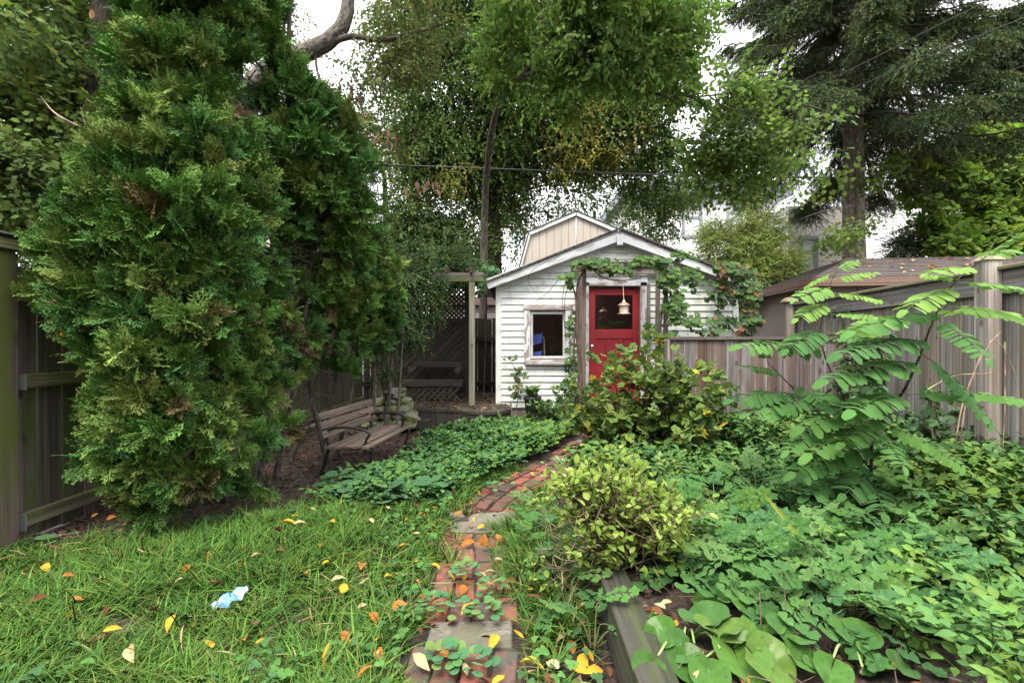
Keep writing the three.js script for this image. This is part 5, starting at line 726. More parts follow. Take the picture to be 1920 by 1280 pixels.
{ // maple boughs hanging between shed and spruce
  const T = thing('young_maple', 'slender maple with large bright leaves hanging before the spruce', 'tree', V(7.95, 0, -11.0)), R = rng(2501), l = [];
  branchTo(T, [V(7.95, 0, -11.0), at(1605, 470, 11), at(1606, 380, 11), at(1600, 300, 10.6), at(1560, 220, 9.4), at(1490, 190, 8)], 0.045, 0.012, M.barkDark, 'trunk', 7); arc(T, [[1560, 220, 9.4], [1470, 250, 8.4], [1390, 265, 7.8]], 0.02, 0.006, M.barkDark); arc(T, [[1603, 330, 10.8], [1560, 320, 9.6], [1500, 350, 8.8]], 0.016, 0.006, M.barkDark); arc(T, [[1606, 385, 11], [1570, 392, 10], [1530, 400, 9.4], [1490, 415, 9]], 0.014, 0.005, M.barkDark);
  for (const [px, py, d, r, n] of [[1400, 240, 7.6, 0.42, 50], [1480, 240, 7.6, 0.5, 80], [1550, 240, 7.8, 0.4, 55], [1430, 170, 7.6, 0.35, 40], [1360, 290, 8, 0.4, 45], [1440, 310, 8.2, 0.4, 50], [1530, 310, 8.4, 0.4, 45], [1500, 380, 8.8, 0.35, 40], [1540, 430, 9, 0.3, 40], [1590, 440, 9.3, 0.25, 25], [1380, 350, 8.4, 0.25, 18], [1510, 180, 7.8, 0.3, 30], [1650, 400, 11, 0.4, 35], [1620, 330, 11, 0.35, 30], [1670, 300, 11, 0.4, 40], [1340, 260, 8, 0.4, 45], [1325, 330, 8.2, 0.35, 35], [1400, 330, 8.2, 0.4, 40], [1300, 280, 8, 0.3, 25]]) fill(l, at(px, py, d), r * 1.15, n * 1.05, R, { cut: 0.42, f: 2.2, droop: 0.55, nt: 5, size: 0.95, shell: 0.6 });
  leaves(T, mapleG, leafMat(0.5, 0.15, 0.4), l, [C(0.1, 0.19, 0.03), C(0.14, 0.24, 0.035), C(0.075, 0.14, 0.03), C(0.18, 0.27, 0.04), C(0.11, 0.17, 0.045)], { massName: 'crown' });
}
{ // spruce
  const T = thing('spruce_tree', 'tall dark spruce with a straight bare lower trunk and drooping boughs', 'tree', V(8.28, 0, -11.6)), R = rng(2601), l = [];
  branchTo(T, [V(8.28, -0.1, -11.6), V(8.28, 3, -11.6), V(8.26, 6, -11.6), V(8.25, 9, -11.6), V(8.25, 13, -11.6)], 0.29, 0.13, M.barkGrey, 'trunk', 14);
  const needle = (() => { const r = rng(9), gs = []; for (let q = 0; q < 5; q++) { const yaw = (q - 2) * 0.42, L = 0.34 * (1 - 0.12 * Math.abs(q - 2)), dz = V(Math.sin(yaw), 0, Math.cos(yaw)); gs.push(tintGeo(limb([V(0, 0, 0), dz.clone().multiplyScalar(L * 0.5).add(V(0, -0.01, 0)), dz.clone().multiplyScalar(L).add(V(0, -0.05, 0))], 0.004, 0.002, 3, 2, 0), 0.7, 0.45, 0.4)); for (let i = 0; i < 26; i++) { const t = (i + 1) / 26, a = r() * 6.28, p = dz.clone().multiplyScalar(L * t).add(V(0, -0.05 * t * t, 0)), d = dz.clone().multiplyScalar(0.75).add(V(Math.cos(a) * 0.8, Math.sin(a) * 0.8, 0)), k = 0.7 + r() * 0.6; const g = blade(0.035, 0.0075, [0.8, 1, 0], { fold: 0, droop: 0 }); g.applyMatrix4(pose(p, d, rv(r))); gs.push(tintGeo(g, k, k, k)); } } return mergeGeometries(gs); })();
  for (let i = 0; i < 92; i++) {
    const y = 6.1 + Math.pow(i / 92, 0.9) * 6.6, az = i * 2.4 + (R() - 0.5) * 0.6, len = (3.3 - (y - 6.1) * 0.16) * (0.75 + R() * 0.35), out = V(Math.cos(az), 0, Math.sin(az)), low = y < 6.5; if (low && Math.cos(az) < -0.2) continue;
    const a = V(8.26, y, -11.6), pts = [a, a.clone().addScaledVector(out, len * 0.35).add(V(0, -0.12 * len, 0)), a.clone().addScaledVector(out, len * 0.7).add(V(0, -0.3 * len, 0)), a.clone().addScaledVector(out, len).add(V(0, -0.32 * len, 0))]; branchTo(T, pts, 0.045, 0.01, M.barkDark, 'bough', 5);
    const cv = new THREE.CatmullRomCurve3(pts), n = Math.round(len * 34); for (let k = 0; k < n; k++) { const t = 0.16 + 0.86 * Math.pow(R(), 0.75), p = cv.getPoint(clamp(t)), tg = cv.getTangent(clamp(t)), side = V(-tg.z, 0, tg.x).multiplyScalar((R() - 0.5) * 2), w = (R() * 0.75) * (0.4 + 0.6 * (1 - t)) * len * 0.32; p.addScaledVector(side, w); p.y -= R() * R() * 0.55 + w * 0.15; const d = tg.clone().multiplyScalar(0.7).addScaledVector(side, 0.8).add(V(0, -0.25 - R() * 0.5, 0)); l.push({ m: pose(p, d, UP.clone().addScaledVector(rv(R), 0.4), 1.0 + R() * 0.7), c: Math.floor(R() * 4) }); }
  }
  leaves(T, needle, leafMat(0, 0.05, 0.5), l, [C(0.065, 0.11, 0.05), C(0.085, 0.135, 0.055), C(0.055, 0.09, 0.045), C(0.11, 0.16, 0.06)], { massName: 'crown' });
}
{ // second spruce at the right edge, mostly out of frame
  const T = thing('spruce_tree', 'paler spruce partly hidden behind the tall dark spruce and vines', 'tree', V(15.4, 0, -13.5)), R = rng(2651), l = []; branchTo(T, [V(15.4, -0.1, -13.5), V(15.4, 5, -13.5), V(15.4, 12, -13.5)], 0.26, 0.1, M.barkGrey, 'trunk', 10);
  for (const [px, py, d, r] of [[1900, 230, 13, 0.8], [1860, 110, 13, 0.7], [1930, 60, 13, 1], [1830, 200, 13.4, 0.5], [1880, 330, 13, 0.5], [1990, 180, 13, 1]]) fill(l, at(px, py, d), [r * 1.3, r * 0.6, r], r * r * 420, R, { cut: 0.42, f: 1.5, droop: 0.5, size: 1.6, nt: 3 });
  leaves(T, small, canopy, l, [C(0.07, 0.1, 0.045), C(0.09, 0.12, 0.05), C(0.055, 0.08, 0.045)], { massName: 'crown' });
}
{ // bright bamboo-like young tree between the shed and the garage
  const T = thing('sapling_tree', 'feathery yellow green young tree behind the shed corner', 'tree', V(5.45, 0, -11.3)), R = rng(2701), l = []; branchTo(T, [V(5.45, 0, -11.3), at(1400, 480, 11.3), at(1402, 420, 11.3), at(1400, 355, 11.3)], 0.035, 0.008, M.bark, 'trunk', 6);
  for (const [px, py, d, r, n] of [[1400, 380, 11.3, 0.22, 40], [1380, 420, 11.2, 0.4, 110], [1430, 430, 11.2, 0.4, 110], [1360, 470, 11, 0.45, 140], [1410, 480, 10.9, 0.5, 170], [1460, 480, 11, 0.45, 130], [1400, 530, 10.8, 0.5, 150], [1330, 440, 11.2, 0.25, 45], [1470, 520, 10.9, 0.4, 90], [1340, 420, 11.4, 0.2, 25]]) { fill(l, at(px, py, d), r * 1.1, n * 1.9, R, { cut: 0.36, f: 2.4, droop: 0.1, nt: 4, size: 0.85, shell: 0.5 }); branchTo(T, [at(1402, py + 60, 11.3), at((px + 1400) / 2, py + 20, 11.2), at(px, py - 10, d)], 0.01, 0.003, M.bark, 'limb', 5); }
  leaves(T, spray(67, 10, 0.32, oval(0.055, 0.022), { twigs: 3, spread: 0.8, droop: 0.2 }), leafMat(0.5, 0.1, 0.45), l, [C(0.2, 0.29, 0.06), C(0.25, 0.34, 0.07), C(0.15, 0.23, 0.05), C(0.3, 0.36, 0.1)], { massName: 'crown' });
}
{ // vine-smothered tree behind the garage
  const T = thing('vine_covered_tree', 'bright yellow green grapevine smothering a tree behind the garage roof', 'tree', V(12.2, 0, -13)), R = rng(2801), l = [], dk = []; branchTo(T, [V(12.2, 0, -13), V(12.1, 2.5, -13), V(12.3, 5, -13)], 0.14, 0.06, M.barkDark, 'trunk', 8);
  for (const [px, py, d, r, n] of [[1780, 330, 12, 0.55, 110], [1850, 330, 12, 0.6, 130], [1910, 330, 12, 0.6, 120], [1760, 400, 12, 0.4, 60], [1830, 400, 12, 0.55, 110], [1900, 410, 12, 0.6, 130], [1950, 380, 12, 0.6, 100], [1860, 460, 11.6, 0.45, 80], [1790, 450, 11.6, 0.3, 40], [1700, 320, 12, 0.35, 50], [1820, 270, 12, 0.4, 50], [1900, 270, 12, 0.5, 70], [1760, 290, 12, 0.35, 40], [1910, 470, 11.4, 0.4, 60], [1720, 370, 12, 0.25, 20]]) fill(l, at(px, py, d), [r * 1.2, r * 0.9, r], n * 2, R, { cut: 0.38, f: 2, droop: 0.45, nt: 4, size: 1.1, shell: 0.55 });
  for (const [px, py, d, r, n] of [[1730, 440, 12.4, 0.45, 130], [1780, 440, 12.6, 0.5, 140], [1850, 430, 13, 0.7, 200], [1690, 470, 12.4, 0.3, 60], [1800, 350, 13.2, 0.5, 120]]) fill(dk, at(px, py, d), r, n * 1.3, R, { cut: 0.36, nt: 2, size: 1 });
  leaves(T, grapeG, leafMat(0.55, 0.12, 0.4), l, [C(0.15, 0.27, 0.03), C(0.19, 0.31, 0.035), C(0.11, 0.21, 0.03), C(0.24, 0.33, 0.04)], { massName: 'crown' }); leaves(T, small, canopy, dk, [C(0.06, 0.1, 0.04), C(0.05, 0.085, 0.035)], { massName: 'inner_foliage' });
}
{ // far green mass beyond the back fence, left of the shed and behind the barn
  const mk = (label, x, z, B, tints, seed) => { const T = thing('background_tree', label, 'tree', V(x, 0, z)), R = rng(seed), l = []; branchTo(T, [V(x, 0, z), V(x + 0.1, 3, z), V(x, 6, z)], 0.18, 0.06, M.barkDark, 'trunk', 8); for (const [px, py, d, r] of B) fill(l, at(px, py, d), [r, r * 0.85, r], r * r * 170, R, { cut: 0.43, f: 1.1, droop: 0.4, size: 1.6, nt: tints.length, shell: 0.5 }); leaves(T, small, canopy, l, tints, { massName: 'crown' }); };
  mk('dense green tree filling the gap above the pergola', -3.6, -13.5, [[700, 330, 13, 1.1], [720, 430, 13, 0.9], [800, 420, 13.5, 1.1], [650, 430, 13, 0.8], [870, 480, 13.5, 0.7], [800, 300, 14, 1.3], [640, 230, 14, 1], [930, 330, 14.5, 1.2], [960, 450, 14, 0.6]], [C(0.1, 0.165, 0.04), C(0.13, 0.2, 0.045), C(0.08, 0.135, 0.04)], 2901);
  mk('shadowy tree standing behind the left maple and cedar', -8.5, -11.5, [[150, 200, 12, 1.6], [250, 330, 12, 1.4], [80, 340, 11.5, 1.3], [300, 150, 12, 1.5], [180, 60, 12, 1.6], [0, 100, 11.5, 1.5], [420, 200, 12.5, 1.4], [440, 350, 12.5, 1.4], [540, 380, 12.5, 1.2]], [C(0.075, 0.12, 0.035), C(0.095, 0.145, 0.04)], 2911);
  mk('leafy tree behind the barn shed and white house', 3, -17.5, [[1050, 360, 16, 1.2], [1150, 370, 16, 1.0], [1200, 420, 16, 0.6], [980, 400, 16, 0.8], [1100, 280, 16, 1.0]], [C(0.11, 0.18, 0.045), C(0.14, 0.21, 0.05), C(0.09, 0.15, 0.04)], 2921);
}

// ================================================================ SHRUBS AND BORDER PLANTS
// woody bush: stems from a base to points in the crown, leaves along them
function bush(name, label, base, tips, { geo, tints, mat, stemMat = M.twig, r0 = 0.009, r1 = 0.002, perTip = 6, size = 1, seed = 1, spreadLeaf = 0.12, parts = 300, sub = 3, subLen = 0.22, lift = 0.1, back = 0.45, cat = 'shrub', kink = 0.12 }) {
  const R = rng(seed), o = thing(name, label, cat, base.clone()), l = [], sg = [];
  for (const t of tips) {
    const b = base.clone().add(V((R() - 0.5) * 0.16, 0, (R() - 0.5) * 0.16)), d = t.clone().sub(b), len = d.length(), pts = [b]; for (const k of [0.33, 0.66]) pts.push(b.clone().addScaledVector(d, k).addScaledVector(rv(R), len * kink)); pts.push(t); const cv = new THREE.CatmullRomCurve3(pts);
    wpart(o, 'stem', limb(pts, r0, r1, 5, 8, 0.12, 3), stemMat);
    const ends = [[cv, back]]; for (let k = 0; k < sub; k++) { const a = cv.getPoint(0.35 + 0.6 * R()), e = a.clone().add(d.clone().normalize().multiplyScalar(0.6).add(rv(R)).multiplyScalar(subLen * (0.6 + R() * 0.7))), q = [a, a.clone().lerp(e, 0.5).addScaledVector(rv(R), subLen * 0.15), e]; sg.push(limb(q, r1 * 1.6, r1 * 0.7, 4, 4, 0)); ends.push([new THREE.CatmullRomCurve3(q), 0.3]); }
    for (const [c, from] of ends) for (let k = 0; k < perTip; k++) { const u = lerp(from, 1, Math.sqrt((k + 0.7) / perTip)), p = c.getPoint(clamp(u)), g = c.getTangent(clamp(u)), dir = g.clone().multiplyScalar(0.35).addScaledVector(rv(R), 1).add(V(0, lift, 0)); l.push({ m: pose(p.addScaledVector(rv(R), spreadLeaf * R() * 0.3), dir, UP.clone().addScaledVector(rv(R), 0.55), size * (0.65 + R() * 0.6)), c: Math.floor(R() * 60) }); }
  }
  if (sg.length) { const m = wpart(o, 'twig', mergeGeometries(sg), stemMat); m.userData.kind = 'stuff'; }
  leaves(o, geo, mat, l, tints, { parts, seed }); return o;
}
const around = (c, r, n, seed, zmin = -1) => { const R = rng(seed), o = []; while (o.length < n) { const q = rv(R); if (q.y < zmin) continue; const k = 0.62 + 0.4 * Math.sqrt(R()); o.push(V(c.x + q.x * r[0] * k, c.y + q.y * r[1] * k, c.z + q.z * r[2] * k)); } return o; };
const veinMap = tex(256, 256, (u, v) => { const x = u - 0.5, z = v - 0.5, r = Math.hypot(x, z) * 2, a = Math.atan2(x, z), k = Math.abs(((a / 0.62 + 100.5) % 1) - 0.5), side = Math.abs(((r * 7 + Math.abs(((a / 0.62 + 100.5) % 1) - 0.5) * 5) % 1) - 0.5), n = fbm(u, v, 9, 9, 4, 301), sp = sst(0.7, 0.76, fbm(u, v, 22, 22, 3, 307)); let c = mul3([0.9, 0.92, 0.88], 0.78 + 0.4 * n); c = mix3(c, [1, 1, 0.95], Math.max(sst(0.06, 0.015, k * (0.25 + r)), 0.35 * sst(0.12, 0.03, side))); return mix3(c, [0.55, 0.42, 0.25], sp * 0.5); });
const veined = {}; const wet = (t = 0.3, coat = 0.35) => veined[t + '|' + coat] ??= Object.assign(leafMat(t, coat, 0.28, false).clone(), { map: veinMap, name: 'veined leaf ' + t });
{ // currant bush in front of the red door
  const leaf = roundLeaf(0.05, a => lobes(5, 0.28)(a) * (1 + 0.05 * Math.sin(a * 17)), { seg: 20, cup: 0.22, off: 0.9, gap: 0.35, ripple: 0.05, seed: 3 }), base = V(1.45, 0, -4.95), tips = [];
  const R = rng(31); const prof = [[1090, 760], [1100, 800], [1110, 720], [1130, 690], [1150, 670], [1180, 655], [1210, 660], [1240, 665], [1270, 680], [1300, 690], [1330, 700], [1350, 720], [1375, 745], [1380, 790], [1370, 830], [1120, 760], [1150, 720], [1190, 700], [1230, 710], [1260, 730], [1300, 740], [1330, 760], [1350, 800], [1140, 800], [1180, 760], [1220, 770], [1260, 790], [1310, 810], [1200, 820], [1160, 840], [1240, 840], [1290, 850], [1110, 830], [1330, 840]];
  for (const [px, py] of prof) for (let k = 0; k < 2; k++) tips.push(at(px + (R() - 0.5) * 24, py + (R() - 0.5) * 18, 4.95 + (R() - 0.5) * 0.95));
  bush('currant_bush', 'currant bush with lobed yellowing leaves in front of the red door', base, tips, { geo: leaf, mat: wet(0.35), tints: [C(0.1, 0.17, 0.035), C(0.13, 0.21, 0.04), C(0.08, 0.14, 0.03), C(0.17, 0.23, 0.045), C(0.11, 0.19, 0.05), C(0.2, 0.25, 0.06), C(0.12, 0.2, 0.035), C(0.09, 0.16, 0.035), C(0.15, 0.22, 0.04), C(0.22, 0.27, 0.05), C(0.12, 0.2, 0.04), C(0.1, 0.18, 0.04), C(0.14, 0.24, 0.04), C(0.11, 0.2, 0.05), C(0.13, 0.22, 0.045), C(0.17, 0.25, 0.05), C(0.45, 0.34, 0.03), C(0.1, 0.19, 0.04)], perTip: 12, sub: 3, subLen: 0.24, seed: 32, r0: 0.011, stemMat: M.barkDark, size: 0.92 });
}
{ // yellow-green shrub leaning over the timber
  const leaf = blade(0.055, 0.032, [0, 0.8, 1, 0.75, 0], { fold: 0.25, droop: 0.25 }), base = at(1168, 1085, 2.42), R = rng(41), tips = []; base.y = 0.1;
  for (let i = 0; i < 62; i++) { const t = i / 61; tips.push(at(lerp(1035, 1275, t) + (R() - 0.5) * 24, 888 + 60 * t * t + 25 * Math.abs(t - 0.4) + (R() - 0.5) * 30, 2.35 + (R() - 0.5) * 0.42)); }
  for (let i = 0; i < 20; i++) { const a = R(); tips.push(at(lerp(990, 1290, a), 945 + R() * 110, 2.3 + (R() - 0.5) * 0.5)); }
  const o = bush('golden_shrub', 'low golden leaved shrub with tangled bare twigs over the timber edge', base, tips, { geo: leaf, mat: wet(0.35), tints: [C(0.2, 0.3, 0.045), C(0.25, 0.35, 0.055), C(0.16, 0.25, 0.04), C(0.33, 0.4, 0.11), C(0.22, 0.32, 0.045), C(0.29, 0.37, 0.08), C(0.14, 0.23, 0.04)], perTip: 6, sub: 5, subLen: 0.12, seed: 42, r0: 0.007, r1: 0.0018, stemMat: M.twig, back: 0.88, size: 0.76, lift: 0.25, kink: 0.14 });
  for (let i = 0; i < 130; i++) { const a = at(lerp(1030, 1270, R()), lerp(930, 1080, R()), 2.2 + R() * 0.35), d = V(R() - 0.5, (R() - 0.45) * 0.5, (R() - 0.5)).normalize().multiplyScalar(0.1 + R() * 0.2); wpart(o, 'bare_twig', limb([a, a.clone().addScaledVector(d, 0.5).addScaledVector(rv(R), 0.03), a.clone().add(d).addScaledVector(rv(R), 0.02)], 0.0038, 0.0014, 4, 5, 0.1), R() < 0.35 ? M.twigPale : M.twig); }
}
// greater celandine: soft lobed compound leaves
function compound(len, n, leafR, seed, droop = 0.25, up = 0) {
  const R = rng(seed), gs = [limb([V(0, 0, 0), V(0, -droop * len * 0.2, len * 0.5), V(0, -droop * len, len)], 0.0022, 0.0012, 4, 4, 0)], fn = a => (0.82 + 0.18 * Math.cos(a)) * (1 + 0.15 * Math.cos(a * 6) + 0.07 * Math.sin(a * 13));
  for (let i = 0; i < n; i++) for (const s of i === n - 1 ? [0] : [-1, 1]) { const t = (i + 1) / n, r = leafR * (0.75 + 0.45 * t), g = roundLeaf(r, fn, { seg: 22, cup: 0.25, off: 0.75, gap: 0.25, ripple: 0.09, seed: seed + i }); g.applyMatrix4(pose(V(0, -droop * len * t * t, len * t), V(s * 1.1, (R() - 0.5) * 0.4, s ? 0.45 : 1), UP.clone().addScaledVector(rv(R), 0.2))); gs.push(g); }
  return mergeGeometries(gs);
}
const celG = compound(0.15, 4, 0.032, 5), celTints = [C(0.055, 0.155, 0.035), C(0.07, 0.185, 0.042), C(0.045, 0.125, 0.032), C(0.085, 0.205, 0.045), C(0.06, 0.165, 0.055), C(0.1, 0.205, 0.038), C(0.11, 0.21, 0.06), C(0.05, 0.14, 0.035), C(0.08, 0.19, 0.045)];
const celSpots = [[1340, 960, 2.75], [1420, 930, 3.0], [1500, 950, 3.0], [1570, 960, 2.95], [1380, 1020, 2.45], [1460, 1010, 2.6], [1540, 1030, 2.5], [1620, 1030, 2.6], [1320, 1060, 2.3], [1400, 1090, 2.15], [1480, 1090, 2.2], [1560, 1100, 2.2], [1640, 1110, 2.25], [1680, 1060, 2.5], [1290, 1010, 2.6], [1720, 1130, 2.15], [1600, 1160, 1.95], [1520, 1160, 1.95]];
celSpots.forEach(([px, py, d], i) => { const p = at(px, py, d); leafyPlant('celandine_plant', 'soft blue green celandine clump with scalloped leaves in the raised bed', 'plant', p.x, p.z, 0.12, 22, celG, celTints, { r: 0.25, h: Math.max(0.16, p.y - 0.02), size: 0.98, seed: 300 + i, lift: 0.5, face: 0.3, tilt: 0.55, mat: wet(0.32, 0.5), group: 'celandine in the raised bed' }); });
[[0.26, -2.2, 7], [0.3, -2.5, 8], [0.18, -2.75, 7], [0.27, -2.95, 8], [0.2, -3.25, 7], [0.33, -1.95, 6]].forEach(([x, z, n], i) => leafyPlant('celandine_plant', 'small celandine growing in the grass strip between path and timber', 'plant', x, z, 0.02, n, celG, celTints, { r: 0.12, h: 0.17, size: 0.7, seed: 340 + i, lift: 0.7, mat: wet(0.32, 0.5), group: 'celandine beside the path' }));
{ // big round-leaved plants along the bottom edge
  const big = roundLeaf(0.084, a => 0.86 + 0.14 * Math.cos(a) + (Math.abs(a) > 2.3 ? -0.12 : 0), { seg: 24, cup: 0.5, off: 0.95, gap: 0.08, ripple: 0.035, seed: 4 });
  { const p = big.attributes.position; for (let i = 0; i < p.count; i++) { const x = p.getX(i); p.setY(i, p.getY(i) + Math.abs(x) * 0.28 - 0.012 * Math.exp(-x * x * 9000)); } big.computeVertexNormals(); }
  const vein = tex(256, 256, (u, v) => { const x = u - 0.5, z = v, q = Math.abs(x) * 1.6 + z * 2.2, w = Math.abs(((q * 5) % 1) - 0.5), mid = sst(0.02, 0.006, Math.abs(x)), n = fbm(u, v, 10, 10, 4, 7); let c = mul3([0.78, 0.86, 0.6], 0.8 + 0.4 * n); c = mix3(c, [1, 1, 0.85], Math.max(mid, 0.35 * sst(0.1, 0.02, w))); return mix3(c, [0.5, 0.3, 0.15], 0.8 * sst(0.74, 0.78, fbm(u, v, 24, 24, 3, 17))); }); 
  const base = leafMat(0.25, 0.45, 0.22, false).clone(); base.map = vein; base.name = 'big leaf';
  const T = [C(0.07, 0.165, 0.035), C(0.09, 0.185, 0.04), C(0.055, 0.13, 0.03), C(0.11, 0.185, 0.045), C(0.065, 0.15, 0.05)];
  const put = (label, px, py, d, list, seed) => {
    const c = at(px, py, d), o = thing('broad_leaf_plant', label, 'plant', V(c.x, 0.12, c.z)), R = rng(seed);
    for (const [qx, qy, dd, az, s, tilt] of list) { const p = at(qx, qy, dd), dir = V(Math.sin(az), tilt, -Math.cos(az)), m = shade(new THREE.Mesh(big, tintMat(base, T[Math.floor(R() * 5)]))); m.name = 'leaf'; const b = p.clone().addScaledVector(dir.clone().normalize(), -0.09 * s); m.applyMatrix4(new THREE.Matrix4().makeTranslation(-o.position.x, -o.position.y, -o.position.z).multiply(pose(b, dir, UP.clone().add(V(0, 0, 0.45)).addScaledVector(rv(R), 0.18), s))); o.add(m); wpart(o, 'stalk', limb([V(c.x + (R() - 0.5) * 0.05, 0.1, c.z + (R() - 0.5) * 0.05), V(c.x, 0.14, c.z).lerp(b, 0.6).add(V(0, 0.03, 0)), b], 0.006, 0.004, 6, 6, 0), new THREE.MeshStandardMaterial({ color: C(0.2, 0.28, 0.09), roughness: 0.6 })); }
  };
  put('glossy round leaved plant with rust spotted leaves beside the timber', 1290, 1190, 1.85, [[1240, 1190, 1.72, -1.3, 0.85, 0.1], [1270, 1215, 1.66, -1.9, 0.8, 0], [1320, 1160, 1.8, -0.3, 1.25, 0.15], [1345, 1180, 1.72, 0.3, 1.1, 0.1], [1290, 1250, 1.6, 2.6, 0.95, -0.15], [1215, 1255, 1.56, -2.4, 0.75, -0.1], [1410, 1150, 1.85, 0.5, 1.1, 0.2], [1330, 1130, 1.95, -0.7, 1.0, 0.15]], 51);
  put('glossy cupped leaf plant in the middle of the bed front', 1420, 1210, 1.75, [[1390, 1235, 1.62, 3.0, 1.3, -0.12], [1440, 1240, 1.6, 2.2, 1.15, -0.1], [1480, 1190, 1.7, 0.9, 1.1, 0.1], [1430, 1180, 1.75, 0.2, 1.0, 0.15], [1330, 1270, 1.55, 3.4, 0.9, -0.2], [1500, 1230, 1.62, 1.5, 0.85, -0.05], [1380, 1190, 1.7, -0.6, 0.9, 0.1]], 52);
  put('two upright round leaves on pale stalks in the bed', 1590, 1230, 1.75, [[1600, 1190, 1.72, 0.2, 1.1, 0.5], [1640, 1235, 1.62, 1.1, 0.8, 0.1], [1560, 1260, 1.56, -2.5, 0.8, -0.1], [1690, 1250, 1.6, 1.4, 0.7, 0]], 53);
}
{ // lily with a whorl of long leaves
  const p = at(1840, 1250, 1.66), leaf = blade(0.15, 0.03, [0.3, 0.9, 1, 0.6, 0], { fold: 0.4, droop: 0.35 }), o = thing('lily_plant', 'lily with a whorl of long pointed leaves at the bed edge', 'plant', V(p.x, 0.1, p.z)), R = rng(61), l = []; wpart(o, 'stem', limb([V(p.x - 0.06, 0.1, p.z), V(p.x - 0.03, p.y - 0.05, p.z), p], 0.005, 0.004, 6, 6, 0), tintMat(leafMat(0.1, 0.2, 0.4, false), C(0.15, 0.22, 0.07))); for (let i = 0; i < 15; i++) { const a = i * 2.4; l.push({ m: pose(p.clone().add(V(0, (R() - 0.8) * 0.05, 0)), V(Math.cos(a), 0.25 + R() * 0.3, Math.sin(a)), UP, 0.75 + R() * 0.45), c: i }); } leaves(o, leaf, wet(0.25), l, [C(0.09, 0.19, 0.05), C(0.12, 0.23, 0.06)], { parts: 15 });
}
{ // dry flower stalks over the bed
  const R = rng(66); for (const [px, py, x2, y2] of [[1470, 1090, 1462, 1280], [1510, 1130, 1515, 1270], [1690, 1150, 1640, 1290], [1560, 1140, 1560, 1270], [1425, 1110, 1432, 1230]]) { const a = at(x2, y2, 1.72), b = at(px, py, 1.8); a.y = Math.min(a.y, 0.15); single('dry_stalk', 'thin dry brown flower stalk standing among the bed leaves', 'stalk', limb([a.clone().setY(0.1), a.clone().lerp(b, 0.5).addScaledVector(rv(R), 0.02), b], 0.003, 0.0018, 5, 8, 0.1), M.twig, V(0, 0, 0), 'dry stalks in the bed'); }
  const a = at(1530, 1050, 2.3), b = at(1440, 930, 2.35); single('iris_blade', 'single yellowing iris blade leaning across the celandine', 'leaf', blade(a.distanceTo(b) * 1.05, 0.024, [0.7, 1, 1, 0.9, 0.7, 0], { fold: 0.5, droop: 0.05 }).applyMatrix4(pose(a, b.clone().sub(a), V(0, 0.3, 1))), tintMat(wet(0.3), C(0.26, 0.3, 0.05)));
}
